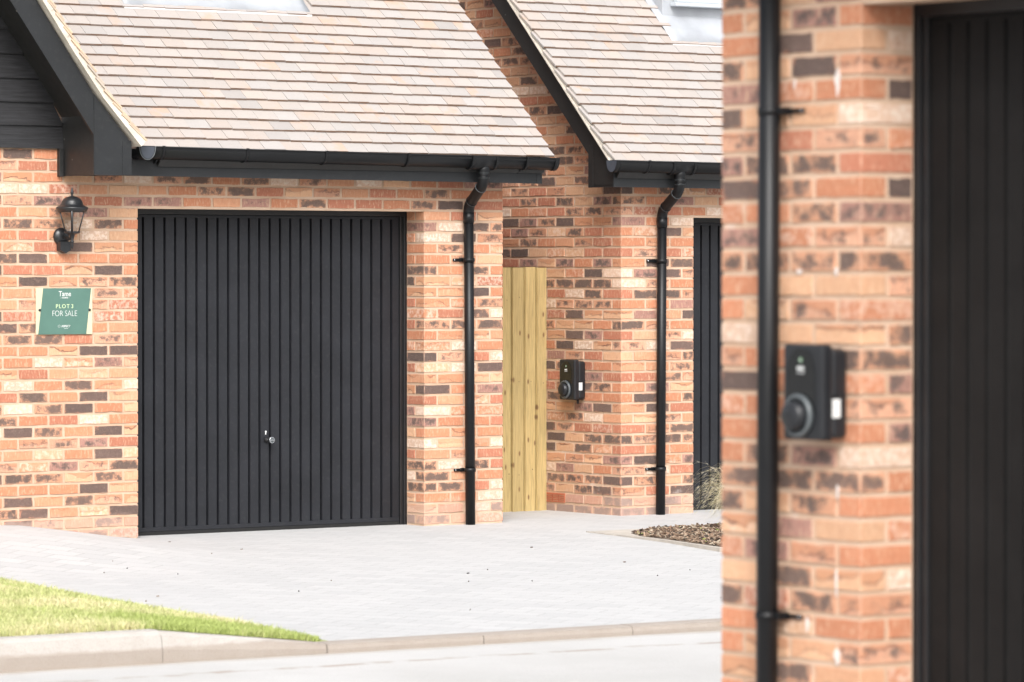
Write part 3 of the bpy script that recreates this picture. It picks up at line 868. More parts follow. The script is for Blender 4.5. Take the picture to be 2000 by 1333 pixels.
TP = 0.985                               # tangent of the garage roof pitch
EY, EZ = -0.325, 2.462
def roof_z(y): return EZ+(y-EY)*TP
rng = random.Random(31)
ang = math.atan(TP); ca, sa = math.cos(ang), math.sin(ang)
GP = 1.385; GX, GZ = -0.255, 2.47        # front gable: pitch tangent and foot
def left_A(r):
    z = EZ+sa*r*0.1
    return GX-0.03-max(0, (z-GZ))/GP-(0.02)
hole_A = lambda r, x: (0.30 < x < 1.80) and (sa*r*0.1+EZ) > 3.46
mb = MB(); tiles(mb, left_A, 3.165, EY, EZ, TP, 38, rng, hole_A)
roofA = mb.build('roof', M['tile'], HA, layers=True)
mb = MB()      # roof deck under the tiles
def deck(mb, x0, x1, n=38, xtop=None):
    L = n*0.1
    p = [(EY+0.02, EZ-0.03), (EY+0.02+L*ca, EZ-0.03+L*sa), (EY+0.02+L*ca, EZ-0.12+L*sa), (EY+0.02+0.05, EZ-0.10)]
    mb.prism(p, 0, x0, x1)
deck(mb, 0.0, 3.13); mb.build('roof_deck', M['soffit'], roofA)
# right verge board of the garage roof
mb = MB()
p = [(EY+0.04, EZ-0.02), (EY+0.04+3.6*ca, EZ-0.02+3.6*sa), (EY+0.04+3.6*ca, EZ-0.20+3.6*sa), (EY+0.30, 2.30), (-0.2405, 2.30), (-0.2405, EZ-0.0)]
mb.prism(p, 0, 3.105, 3.13); mb.build('barge_board', M['board'], HA)
mb = MB(); p = [(EY-0.0, EZ-0.022), (EY+3.6*ca, EZ-0.022+3.6*sa), (EY+3.6*ca, EZ-0.032+3.6*sa), (EY, EZ-0.032)]
mb.prism(p, 0, 3.09, 3.16); mb.build('undercloak', M['under'], HA)
# gable wall above the right flank
mb = MB(); p = [(0.0, 2.475), (3.2, 2.475), (3.2, roof_z(3.2)-0.14), (0.0, roof_z(0)-0.14)]
mb.prism(p, 0, WE-RET, WE-0.004, 0); mb.build('gable_infill', M['mortar'], HA)

# dormer: lead apron on the slope, box with window above
def dormer(H, x0, x1, zb, wx0, ztop):
    D = None
    yb = EY+(zb-EZ)/TP
    yf = yb+0.20                          # front wall
    mb = MB(); nx, ny = 26, 12
    k = 0
    for i in range(nx+1):
        for j in range(ny+1):
            x = x0+(x1-x0)*i/nx; y = yb+(1.5)*j/ny
            wv = 0.004*mnoise.noise(Vector((x*5, y*5, 1)))+0.0025*mnoise.noise(Vector((x*17, y*17, 4)))
            mb.v.append((x, y-0.026*sa, EZ+(y-EY)*TP+0.028*ca+wv))
    for i in range(nx):
        for j in range(ny):
            a = i*(ny+1)+j; mb.face([a, a+ny+1, a+ny+2, a+1], 0, True)
    # turned-down lower edge
    D = mb.build('dormer_flashing', M['lead'], H, layers=False)
    mo = D.modifiers.new('t', 'SOLIDIFY'); mo.thickness = 0.004; mo.offset = -1
    mb = MB(); mb.box((x0-0.01, yb-0.028, roof_z(yb)-0.001), (x1+0.004, yb-0.017, roof_z(yb)+0.012), b=0.002)
    mb.build('flashing_edge', M['whiteedge'], D)
    B = MB(); B.box((wx0-0.1, yf, roof_z(yf)-0.1), (x1-0.05, yf+1.6, ztop), b=0.004)
    dm = B.build('dormer', M['lead'], H, layers=False)
    sill = roof_z(yf)+0.135
    f = MB(); f.box((wx0-0.03, yf-0.075, sill-0.03), (x1-0.12, yf-0.002, sill), b=0.006)
    w = f.build('window_sill', M['frame'], dm)
    f = MB()
    for (a, b_) in ((sill+0.002, sill+0.05), (sill+0.055, sill+0.10), (ztop-0.12, ztop-0.03)):
        f.box((wx0, yf-0.055, a), (x1-0.15, yf-0.003, b_), b=0.004)
    for xx in (wx0, (wx0+x1-0.15)/2-0.03, x1-0.21):
        f.box((xx, yf-0.05, sill+0.10), (xx+0.06, yf-0.004, ztop-0.12), b=0.004)
    f.build('window_frame', M['frame'], dm)
    f = MB(); f.box((wx0+0.055, yf-0.02, sill+0.10), (x1-0.2, yf-0.006, ztop-0.12)); f.build('window_pane', M['glass'], dm)
    f = MB(); f.box((wx0-0.16, yf-0.14, ztop), (x1, yf+1.6, ztop+0.09), b=0.008); f.build('dormer_roof', M['lead'], dm, layers=False)
dormer(HA, 0.30, 1.80, 3.452, 0.42, 4.75)

# front gable: cladding, trim, soffit, barge board, box end, undercloak and its own roof
YB = -0.41
mb = MB(); cb = MB()
def gable_x(z): return -0.576-(z-2.678)/GP if z > 2.678 else -0.576
z = 2.474; k = 0
lines = [2.474, 2.621, 2.770, 2.923, 3.078, 3.236, 3.39, 3.545, 3.70, 3.855, 4.01, 4.165, 4.32]
for z0_, z1_ in zip(lines[:-1], lines[1:]):
    xa, xb = gable_x(z0_), gable_x(z1_+0.02)
    xl = -4.6
    kk = len(cb.v); y0_, y1_ = -0.028, -0.012       # lower edge stands proud of the board below
    zt = z1_+0.02
    cb.v += [(xl, y0_, z0_), (xa, y0_, z0_), (xb, y1_+0.0, zt), (xl, y1_, zt),
             (xl, 0.003, z0_), (xa, 0.003, z0_), (xb, 0.003, zt), (xl, 0.003, zt)]
    for q in ((0, 1, 2, 3), (4, 7, 6, 5), (0, 4, 5, 1), (3, 2, 6, 7), (1, 5, 6, 2), (0, 3, 7, 4)): cb.face([kk+i for i in q])
cb.build('cladding', M['clad'], HA, layers=False)
# sloping soffit, side of the box end
mb = MB()
pts = [(-0.576, 2.678), (-2.2, 2.678+1.624*GP), (-2.2, 2.678+1.624*GP+0.02), (-0.576, 2.698)]
mb.prism(pts, 1, YB+0.02, 0.0)
mb.build('soffit', M['soffit'], HA)
mb = MB()
mb.box((-0.576, YB+0.0, 2.296), (-0.556, -0.001, 2.71), b=0.001)
mb.box((-0.61, -0.035, 2.292), (-0.578, -0.0005, 2.474), b=0.003)
mb.box((-0.556, YB+0.03, 2.300), (-0.298, -0.001, 2.314))
mb.build('box_end', M['soffit'], HA)
mb = MB()
up = lambda x: 2.815+(-0.576-x)*1.40
mb.prism([(-0.576, 2.557), (-0.576, 2.815), (-2.2, up(-2.2)), (-2.2, 2.557+1.624*1.376)], 1, YB-0.001, YB+0.019)
mb.build('barge_board', M['board'], HA)
mb = MB()
mb.prism([(-0.5735, 2.296), (-0.5735, 2.813), (-0.31, 2.52), (-0.295, 2.505), (-0.295, 2.296)], 1, YB-0.003, YB+0.018)
mb.box((-0.365, YB-0.006, 2.299), (-0.298, YB-0.0032, 2.52), b=0.0008)
mb.build('box_end_face', M['board'], HA)
# undercloak follows the slope, kicked out a little at the foot
def strip(mb, pts, th, y0, y1, mi=0):
    for (x0_, z0_), (x1_, z1_) in zip(pts[:-1], pts[1:]):
        L = math.hypot(x1_-x0_, z1_-z0_); nx, nz = (z1_-z0_)/L, -(x1_-x0_)/L
        mb.prism([(x0_, z0_), (x1_, z1_), (x1_+nx*th, z1_+nz*th), (x0_+nx*th, z0_+nz*th)], 1, y0, y1, mi)
base_line = [(-0.252, 2.484), (-0.53, 2.785), (-0.75, 3.075), (-2.2, 3.075+1.45*1.40)]
mb = MB(); strip(mb, base_line, 0.012, YB-0.055, -0.2); mb.build('undercloak', M['under'], HA)
# gable roof slope: long course slabs seen end-on at the verge, bedded in mortar
mb = MB(); gm = MB()
def along(s):
    for (x0_, z0_), (x1_, z1_) in zip(base_line[:-1], base_line[1:]):
        L = math.hypot(x1_-x0_, z1_-z0_)
        if s <= L or (x1_, z1_) == base_line[-1]:
            return x0_+(x1_-x0_)*s/L, z0_+(z1_-z0_)*s/L, math.atan2(z1_-z0_, x1_-x0_)
        s -= L
rt = random.Random(12)
for r in range(26):
    s0 = r*0.1-0.02
    x0_, z0_, a0 = along(max(s0, 0)); x1_, z1_, a1 = along(max(s0, 0)+0.17)
    nx, nz = math.sin(a0), -math.cos(a0)
    h0 = 0.050+rt.uniform(-0.003, 0.003); h1 = 0.028
    tk = 0.012
    pa = (x0_+nx*h0, z0_+nz*h0); pb = (x1_+nx*h1, z1_+nz*h1)
    pts = [pa, pb, (pb[0]+nx*tk, pb[1]+nz*tk), (pa[0]+nx*tk, pa[1]+nz*tk)]
    v = rt.uniform(0.85, 1.1)
    nseg = 24; ye = YB-0.058+rt.uniform(-0.005, 0.004)
    for q in range(nseg):
        y0_ = ye if q == 0 else -0.30+0.165*(q-1)+(0.08 if r % 2 else 0); y1_ = -0.30+0.165*q+(0.08 if r % 2 else 0)-0.002
        if y1_-y0_ < 0.02: continue
        c = rt.choice([(0.48, 0.40, 0.34), (0.44, 0.40, 0.385), (0.55, 0.36, 0.25)]) if q else rt.choice([(0.55, 0.40, 0.27), (0.60, 0.42, 0.28), (0.5, 0.42, 0.34)])
        mb.prism(pts, 1, y0_, y1_, 0, tuple(t_*v for t_ in c))
    p0 = (x0_+nx*0.012, z0_+nz*0.012); p1 = (x1_+nx*0.012, z1_+nz*0.012)
    gm.prism([p0, p1, (pb[0]+nx*0.0, pb[1]+nz*0.0), (pa[0], pa[1])], 1, YB-0.048+rt.uniform(-0.004, 0.004), -0.31)
mb.build('gable_roof', M['tile'], HA, layers=True)
gm.build('verge_mortar', M['under'], HA)

# ---------------- eaves: fascia, gutter, brackets
def fascia(H, x0, x1, y=-0.24, z0=2.300, dz=0.0, ends=True):
    mb = MB(); mb.prism([(x0, z0), (x1, z0+dz), (x1, 2.45), (x0, 2.45)], 1, y, y+0.018)
    if ends: mb.box((x1-0.046, y-0.003, z0+dz-0.001), (x1-0.001, y-0.0005, 2.40), b=0.0006)
    f = mb.build('fascia', M['board'], H)
    mb = MB(); mb.box((x0, y+0.02, z0+0.008), (x1-0.02, -0.001, z0+0.018)); mb.build('soffit', M['soffit'], H)
def gutter(H, x0, x1, zl, zr, yc=-0.302, joints_=(), outlet=None, brackets=(), cap0=True, cap1=True):
    """deep half-round gutter, real wall thickness, falling to the outlet"""
    W, D = 0.058, 0.084
    def sec(w, d):
        P = []
        for i in range(15):
            a = math.pi*i/14; P.append((-w*math.cos(a), -d*math.sin(a)**0.85))
        return P
    outer = sec(W, D); innr = sec(W-0.004, D-0.004)
    rim = [(-W-0.0035, 0.0), (-W-0.0035, -0.008)]
    zf = lambda x: zl+(zr-zl)*(x-x0)/(x1-x0)
    def sweep(mb, a, b, P, Q):
        prof = P+Q[::-1]; k = len(mb.v); n = len(prof)
        for x in (a, b):
            for p in prof: mb.v.append((x, yc+p[0], zf(x)+p[1]))
        for i in range(n):
            j = (i+1) % n; mb.face([k+i, k+n+i, k+n+j, k+j], 0, 0 < i < 14 or 15 < i < n-1)
        mb.face([k+i for i in range(n)]); mb.face([k+n+i for i in range(n)][::-1])
    mb = MB(); sweep(mb, x0, x1, outer, innr)
    # rolled front lip
    mb.tube([(x0, yc-W, zf(x0)-0.004), (x1, yc-W, zf(x1)-0.004)], 0.005, 8)
    for x, c in ((x0, cap0), (x1, cap1)):
        if not c: continue
        s_ = -1 if x == x0 else 1
        P = sec(W+0.004, D+0.004)
        mb.prism([(yc+p[0], zf(x)+p[1]) for p in P], 0, x-0.002 if s_ > 0 else x-0.004, x+0.004 if s_ > 0 else x+0.002)
        sweep(mb, x-0.030 if s_ > 0 else x, x if s_ > 0 else x+0.030, P, outer)
    g = mb.build('gutter', M['pvc'], H, layers=False)
    if cap0 and H is not HA:
        b = MB(); b.prism([(yc+p[0]*0.93, zf(x0)+p[1]*0.93-0.002) for p in sec(W+0.004, D+0.004)], 0, x0-0.0065, x0-0.0042)
        b.build('end_cap', M['cap'], g, layers=False)
    for xb in brackets:
        b = MB(); sweep(b, xb-0.008, xb+0.008, sec(W+0.007, D+0.006), outer)
        b.box((xb-0.02, yc+W+0.0, zf(xb)-0.075), (xb+0.02, -0.2405, zf(xb)-0.005), b=0.002)
        b.prism([(yc+0.02, zf(xb)-D+0.003), (-0.241, zf(xb)-0.03), (-0.241, zf(xb)-D-0.028), (yc+0.035, zf(xb)-D-0.012)], 0, xb-0.006, xb+0.006)
        b.box((xb-0.009, yc-W-0.010, zf(xb)-0.012), (xb+0.009, yc-W+0.006, zf(xb)+0.004), b=0.002)
        b.build('gutter_bracket', M['pvc'], g, layers=False)
    if outlet:
        o0, o1, pxx = outlet
        b = MB(); sweep(b, o0, o1, sec(W+0.008, D+0.008), outer)
        for q in (o0, o1): sweep(b, q-0.010, q+0.010, sec(W+0.011, D+0.011), outer)
        b.lathe([(0.043, 0.0), (0.043, -0.05), (0.037, -0.075), (0.037, -0.09)], (pxx, yc, zf(pxx)-D+0.035), 'Z', 24)
        b.build('gutter_outlet', M['pvc'], g, layers=False)
    return g
def arc_path(pts, rad, n=6):
    P = [Vector(pts[0])]
    for i in range(1, len(pts)-1):
        a, b, c = Vector(pts[i-1]), Vector(pts[i]), Vector(pts[i+1])
        d1 = (a-b).normalized(); d2 = (c-b).normalized()
        p0, p1 = b+d1*rad, b+d2*rad
        for k in range(n+1):
            t = k/n; P.append(p0.lerp(b, t).lerp(b.lerp(p1, t), t))
    P.append(Vector(pts[-1])); return P
def downpipe(H, top, foot, r=0.034, brackets=(), arm=-1, zbend=(2.25, 2.10)):
    """top under the outlet, swan neck back to the wall, then down"""
    (tx, ty, tz), (fx, fy, fz) = top, foot
    mb = MB()
    wx = fx[0] if isinstance(fx, tuple) else fx
    xt, xb = fx
    path = arc_path([(tx, ty, tz), (tx, ty, zbend[0]), (xt, fy, zbend[1]), (xt+(xb-xt)*0.05, fy, zbend[1]-0.12)], 0.055)
    mb.tube(path, r+0.0035, 22)
    mb.tube([(xt, fy, zbend[1]-0.03), (xb, fy, fz)], r, 22)
    for z_, rr_ in ((tz-0.035, 0.0415), (tz-0.055, 0.040), (tz-0.072, 0.0405)):
        mb.tube([(tx, ty, z_-0.004), (tx, ty, z_+0.004)], rr_, 22)
    mb.tube([(xt, fy, zbend[1]-0.115), (xt, fy, zbend[1]-0.045)], r+0.0045, 22)
    # ribs where the bends socket together
    for pa, pb, t in ((path[1], path[8], 0.9),):
        pass
    v0 = Vector((tx, ty, zbend[0])); v1 = Vector((xt, fy, zbend[1])); dd = (v1-v0).normalized(); L = (v1-v0).length
    for t in (0.062, L-0.062):
        c = v0+dd*t; mb.tube([c-dd*0.005, c+dd*0.005], r+0.0065, 22)
    p = mb.build('downpipe', M['pvc'], H, layers=False)
    for t in (0.057, L-0.057):
        rr = MB(); c = v0+dd*t; rr.tube([c-dd*0.0012, c+dd*0.0012], r+0.0072, 22)
        rr.build('joint_ring', M['chring'], p, layers=False)
    for z_ in (tz-0.044, tz-0.079):
        rr = MB(); rr.tube([(tx, ty, z_-0.001), (tx, ty, z_+0.001)], 0.0412, 22)
        rr.build('joint_ring', M['chring'], p, layers=False)
    for zb_ in brackets:
        t = (zbend[1]-zb_)/(zbend[1]-fz); x = xt+(xb-xt)*t
        b = MB()
        b.tube([(x, fy, zb_-0.014), (x, fy, zb_+0.014)], r+0.006, 22)
        b.box((x, -0.012, zb_-0.010), (x+arm*0.105, -0.002, zb_+0.010), b=0.002)
        b.box((x-0.052, -0.014, zb_-0.013), (x+0.052, -0.004, zb_+0.013), b=0.002)
        b.box((x-0.025, -0.05, zb_-0.010), (x+0.025, -0.006, zb_+0.010), b=0.002)
        q = b.build('pipe_bracket', M['pvc'], p, layers=False)
        s = MB(); s.lathe([(0.006, 0), (0.006, -0.003), (0.003, -0.005)], (x+arm*0.094, -0.0121, zb_), 'Y', 12)
        s.build('screw', M['chrome'], q, layers=False)
    # dark socket where the pipe meets the paving
    return p

fascia(HA, -0.30, 3.131, dz=-0.008)
gutter(HA, -0.185, 3.19, 2.492, 2.467, outlet=(2.46, 2.66, 2.585), brackets=(-0.02, 0.625, 1.25, 1.92, 2.92))
downpipe(HA, (2.585, -0.302, 2.40), ((2.637, 2.652), -0.052, -0.085), brackets=(1.759, 0.30), zbend=(2.285, 2.135))

mb = MB(); P = [(-0.160-0.060*math.cos(math.pi*i/16), 2.490-0.088*math.sin(math.pi*i/16)**0.85) for i in range(17)]
mb.prism(P, 1, -0.388, -0.25)
jg = mb.build('gable_gutter', M['pvc'], HA, layers=False)
mb = MB(); mb.prism([(-0.160+(p[0]+0.160)*0.86, 2.487+(p[1]-2.490)*0.90) for p in P], 1, -0.391, -0.3882); mb.build('end_cap', M['cap'], jg, layers=False)
mb = MB(); mb.tube([(p[0], -0.388, p[1]) for p in P], 0.003, 8); mb.build('cap_rim', M['chring'], jg, layers=False)

# ---------------- garage doors
def garage_door(H, x0, x1, zt, zbot, y=0.245, mat='door', gfirst=None, handle_x=None, handle_z=0.535, grooves=26, lip=0.0):
    G = thing('garage_door', '', 'x', (0, 0, 0)); del G['label']; del G['category']; G.parent = H
    # frame
    mb = MB(); fw = 0.040
    for sx_ in (-1, 1):
        e = x0 if sx_ < 0 else x1
        mb.box((e+sx_*0.035, y-0.025, zbot), (e-sx_*0.016, y+0.02, zt+0.03), b=0.003)
        mb.box((e-sx_*0.0165, y-0.012, zbot), (e-sx_*fw, y+0.02, zt-0.012), b=0.003)
    mb.box((x0-0.034, y-0.024, zt-0.040), (x1+0.034, y+0.02, zt+0.03), b=0.003)
    mb.build('door_frame', M['doorblack'], G, layers=False)
    # leaf: one pressed sheet with vertical grooves
    a, b = x0+fw+0.004, x1-fw-0.004
    z0, z1 = zbot+0.055, zt-0.060
    mb = MB()
    P = [(a, 0.0)]
    g = gfirst
    while g < b-0.02:
        P += [(g-0.0085, 0.0), (g-0.0065, 0.024), (g+0.0055, 0.024), (g+0.0075, -0.0025), (g+0.015, 0.0)]
        g += 0.0834
    P += [(b, 0.0)]
    k = len(mb.v)
    for z in (z0, z1):
        for p in P: mb.v.append((p[0], y+p[1], z))
    n = len(P)
    for i in range(n-1): mb.face([k+i, k+i+1, k+n+i+1, k+n+i])
    mb.box((a, y-0.003, z1-0.001), (b, y+0.018, z1+0.018), b=0.002)       # top rail
    mb.box((a, y-0.006, z0-0.026), (b, y+0.018, z0+0.002), b=0.003)       # bottom rail
    mb.box((a, y+0.025, z0), (b, y+0.034, z1))
    mb.build('door_panel', M[mat], G, layers=False)
    mb = MB(); mb.box((a, y-0.004, zbot+0.004), (b, y+0.016, z0-0.027), b=0.002); mb.build('bottom_seal', M['rubber'], G, layers=False)
    mb = MB(); mb.box((x0+0.01, y+0.04, zbot-0.1), (x1-0.01, y+0.05, zt)); mb.build('backing', M['rubber'], G, layers=False)
    if handle_x is not None:
        hx, hz = handle_x, handle_z
        h = MB()
        h.lathe([(0.018, 0), (0.018, -0.012), (0.012, -0.016), (0.010, -0.045)], (hx-0.008, y-0.0005, hz), 'Y', 20)
        h.lathe([(0.010, -0.040), (0.021, -0.046), (0.021, -0.060), (0.017, -0.064)], (hx, y, hz), 'Y', 24)
        ho = h.build('handle', M['doorblack'], G, layers=False)
        h = MB(); h.lathe([(0.0215, -0.0560), (0.0215, -0.0645), (0.0195, -0.0650), (0.0185, -0.0648)], (hx, y, hz), 'Y', 24)
        h.build('handle_rim', M['chrome'], G, layers=False)
        h = MB(); h.lathe([(0.0175, -0.0642), (0.0170, -0.0655)], (hx, y, hz), 'Y', 24)
        h.build('handle_face', M['chring'], G, layers=False)
        h = MB(); h.box((hx-0.017, y-0.070, hz-0.005), (hx+0.017, y-0.063, hz+0.003), b=0.001)
        h.build('handle_grip', M['chrome'], G, layers=False)
        h = MB(); h.lathe([(0.0065, 0), (0.0065, -0.003)], (hx-0.012, y-0.0005, hz+0.056), 'Y', 14)
        h.box((hx-0.0162, y-0.0032, hz+0.036), (hx-0.0078, y-0.0005, hz+0.055), b=0.001)
        h.build('keyhole', M['white'], G, layers=False)
    return G
garage_door(HA, 0.0, WO, 2.1, -0.085, gfirst=0.186, handle_x=1.165)

# ------------------------------------------------------------------ second house
HB = thing('house', 'brick house at the back with bare brick side gable, air brick and partly hidden garage', 'house', FB[0], FB[1])
mb = MB()
P0 = 0.67; BO = P0+2.296; BE = BO+0.67
brick_face(mb, 'Bp', (0, 0, 0), (1, 0), (0, -1), [0, U3/2, U3*1.5, U3*2.5, P0], [0, U3, 2*U3, P0], -3, 28, ('Bc0', 'Bc1'))
core(mb, (m, m, -0.35), (P0-m, RET, 2.1))
brick_face(mb, 'Brv', (P0, 0, 0), (0, 1), (1, 0), [0, RET], [0, 0.1075, RET], -3, 28, ('Bc1', None))
gb = lambda q: q*U3 if q <= 3 else (P0+(q-3)*0.2296 if q <= 13 else BO+(q-13)*U3)
Jo = [gb(i) for i in range(16)]+[BE]; Je = [0]+[gb(i+0.5) for i in range(16)]+[BE]
Je = [j for j in Je if j < BE-0.05]+[BE]
brick_face(mb, 'Bt', (0, 0, 0), (1, 0), (0, -1), Je, Jo, 28, 33, ('Bc0', 'Bc3'))
core(mb, (m, m, 2.1), (BE-m, RET, 2.475))
mb.box((P0, 0.004, 2.092), (BO, 0.10, 2.101), 0)
brick_face(mb, 'Bq', (BO, 0, 0), (1, 0), (0, -1), [0, U3/2, U3*1.5, U3*2.5, 0.67], [0, U3, 2*U3, 0.67], -3, 28, ('Bc2', 'Bc3'))
core(mb, (BO+m, m, -0.35), (BE-m, RET, 2.1))
# side wall with its gable, leaving out the brick where the air brick sits
def keepB(k, a, b):
    if k == 0 and 0.62 < (a+b)/2 < 0.90: return None
    z = (k+0.5)*CH
    if z+CH/2 > roof_z(a)-0.05: return None
    return a, b, False, False
brick_face(mb, 'Bs', (0, 0, 0), (0, 1), (-1, 0), [0]+[RET+0.0025+0.225*i for i in range(0, 15)], [0, 0.1075]+[0.11+0.225*i for i in range(1, 16)], -3, 66, ('Bc0', None), keepB)
k0 = len(mb.v)
mb.prism([(RET+0.01, -0.35), (5.0, -0.35), (5.0, roof_z(5.0)-0.1), (RET+0.01, roof_z(RET)-0.05)], 0, m, 0.1, 0)
mb.box((0.11, RET+0.3, -0.35), (BE, 5.0, 2.4), 0)
mb.build('wall', [M['mortar'], M['brick']], HB, layers=True)
mb = MB()     # air brick
y0_, y1_, z0_, z1_ = 0.672, 0.905, 0.004, 0.072
mb.box((-0.002, y0_, z0_), (0.01, y1_, z0_+0.008)); mb.box((-0.002, y0_, z1_-0.008), (0.01, y1_, z1_))
for y_ in (y0_, y1_-0.008): mb.box((-0.0015, y_, z0_+0.008), (0.01, y_+0.008, z1_-0.008))
for i in range(4): mb.box((-0.001, y0_+0.008, z0_+0.0145+i*0.0128), (0.010, y1_-0.008, z0_+0.0215+i*0.0128))
for i in range(1, 3): mb.box((0.001, y0_+i*0.078-0.003, z0_+0.008), (0.009, y0_+i*0.078+0.003, z1_-0.008))
mb.build('air_brick', M['terra'], HB, layers=False)
mb = MB(); tiles(mb, lambda r: -0.315, 4.0, EY, EZ, TP, 34, random.Random(77), lambda r, x: (0.95 < x < 3.0) and (sa*r*0.1+EZ) > 3.40)
roofB = mb.build('roof', M['tile'], HB, layers=True)
mb = MB(); deck(mb, -0.235, 3.95, 34); mb.build('roof_deck', M['soffit'], roofB)
def slope_prism(dn0, dn1, s0, s1, x0, x1, mb):     # strip parallel to the slope, offsets measured at right angles to it
    q = lambda s, d: (EY+ca*s-sa*d, EZ+sa*s+ca*d)
    mb.prism([q(s0, dn0), q(s1, dn0), q(s1, dn1), q(s0, dn1)], 0, x0, x1)
mb = MB()
q = lambda s, d: (EY+ca*s-sa*d, EZ+sa*s+ca*d)
lowline = lambda y: 2.538+(y-0.058)*0.985
mb.prism([(0.058, 2.538), (0.058, roof_z(0.058)-0.045), (-0.225, roof_z(-0.225)-0.045), (-0.225, 2.300), (0.058, 2.300)][::-1], 0, -0.252, -0.232)
mb.box((-0.2545, 0.0, 2.302), (-0.2522, 0.056, 2.60), b=0.0008)
mb.build('box_end_face', M['soffit'], HB)
mb = MB()
a0_ = q(0.1, -0.03); a1_ = q(3.4, -0.03)
mb.prism([(0.058, 2.538), (2.2, lowline(2.2)), (2.2, roof_z(2.2)-0.045), (0.058, roof_z(0.058)-0.045)], 0, -0.250, -0.230)
mb.build('barge_board', M['soffit'], HB)
mb = MB(); slope_prism(-0.032, -0.020, 0.0, 3.4, -0.312, -0.23, mb); mb.build('undercloak', M['under'], HB)
mb = MB(); rt = random.Random(8)
for r in range(34):
    slope_prism(-0.020, 0.001, r*0.1+0.0, r*0.1+0.10, -0.305+rt.uniform(-0.004, 0.004), -0.24, mb)
mb.build('verge_mortar', M['under'], HB)
mb = MB(); mb.box((-0.25, -0.22, 2.304), (0.0, 0.05, 2.316)); mb.prism([(-0.1, roof_z(-0.1)-0.13), (2.3, roof_z(2.3)-0.13), (2.3, roof_z(2.3)-0.115), (-0.1, roof_z(-0.1)-0.115)], 0, -0.229, -0.001)
mb.build('soffit', M['soffit'], HB)
fascia(HB, -0.252, 3.95, ends=False)
gutter(HB, -0.315, 3.9, 2.488, 2.472, outlet=(0.205, 0.395, 0.300), brackets=(-0.02, 0.95, 1.8), cap0=True)
downpipe(HB, (0.300, -0.302, 2.40), ((0.335, 0.322), -0.052, -0.075), brackets=(1.776, 0.27), zbend=(2.285, 2.135))
dormer(HB, 0.95, 3.0, 3.385, 1.12, 4.7)
garage_door(HB, P0, BO, 2.1, -0.075, gfirst=0.935-0.0834*2)

# ------------------------------------------------------------------ near house on the right
HC = thing('house', 'nearest brick house at the right edge with dark recessed garage door', 'house', FC[0], FC[1])
mb = MB()
CT = 33; CO = 2.296; zt = CT*CH
brick_face(mb, 'Cp', (-P0, 0, 0), (1, 0), (0, -1), [0, U3/2, U3*1.5, U3*2.5, P0], [0, U3, 2*U3, P0], -4, CT, ('Cc0', 'Cc1'))
core(mb, (-P0+m, m, -0.35), (-m, RET, zt))
brick_face(mb, 'Crv', (0, 0, 0), (0, 1), (1, 0), [0, RET], [0, 0.1075, RET], -4, CT, ('Cc1', None))
gc = lambda q: -P0+q*U3 if q <= 3 else ((q-3)*0.2296 if q <= 13 else CO+(q-13)*U3)
CE = CO+0.67
Jo = [gc(i) for i in range(16)]+[CE]; Je = [-P0]+[gc(i+0.5) for i in range(16)]+[CE]
Je = [j for j in Je if j < CE-0.05]+[CE]
brick_face(mb, 'Ct', (0, 0, 0), (1, 0), (0, -1), Je, Jo, CT, CT+4, ('Cc0', 'Cc3'))
core(mb, (-P0+m, m, zt), (CE-m, RET, zt+0.3))
mb.box((0, 0.004, zt-0.008), (CO, 0.10, zt+0.001), 0)
brick_face(mb, 'Cq', (CO, 0, 0), (1, 0), (0, -1), [0, U3/2, U3*1.5, U3*2.5, 0.67], [0, U3, 2*U3, 0.67], -4, CT, ('Cc2', 'Cc3'))
core(mb, (CO+m, m, -0.35), (CE-m, RET, zt))
brick_face(mb, 'Cs', (-P0, 0, 0), (0, 1), (-1, 0), [0]+[RET+0.0025+0.225*i for i in range(0, 12)], [0, 0.1075]+[0.11+0.225*i for i in range(1, 13)], -4, CT+4, ('Cc0', None))
mb.box((-P0+m, RET+0.01, -0.35), (-P0+0.1, 5.0, zt+0.3), 0)
mb.box((-P0+0.11, RET+0.35, -0.35), (CE, 5.0, zt+0.2), 0)
mb.build('wall', [M['mortar'], M['brick']], HC, layers=True)
garage_door(HC, 0.0, CO, zt, -0.30, gfirst=0.128, mat='door_shaded')
mb = MB(); mb.box((-0.9, -0.24, zt+0.31), (CE+0.2, -0.22, zt+0.45), b=0.002); mb.build('fascia', M['board'], HC)
mb = MB(); mb.box((-0.9, -0.219, zt+0.315), (CE+0.2, 0.0, zt+0.33)); mb.build('soffit', M['soffit'], HC)
dpc = MB(); dpc.tube([(-0.3685, -0.052, zt+0.31), (-0.385, -0.052, -0.28)], 0.034, 26)
pc = dpc.build('downpipe', M['pvc'], HC, layers=False)
for zb_ in (2.153, 0.587):
    x = -0.372-(2.3-zb_)*0.006; b = MB()
    b.tube([(x, -0.052, zb_-0.012), (x, -0.052, zb_+0.012)], 0.037, 22)
    b.box((x, -0.010, zb_-0.007), (x+0.115, -0.002, zb_+0.007), b=0.002); b.box((x-0.052, -0.05, zb_-0.012), (x+0.052, -0.004, zb_+0.012), b=0.002)
    qb = b.build('pipe_bracket', M['pvc'], pc, layers=False)
    s = MB(); s.lathe([(0.004, 0), (0.004, -0.002), (0.002, -0.003)], (x+0.105, -0.0101, zb_), 'Y', 12); s.build('screw', M['chrome'], qb, layers=False)

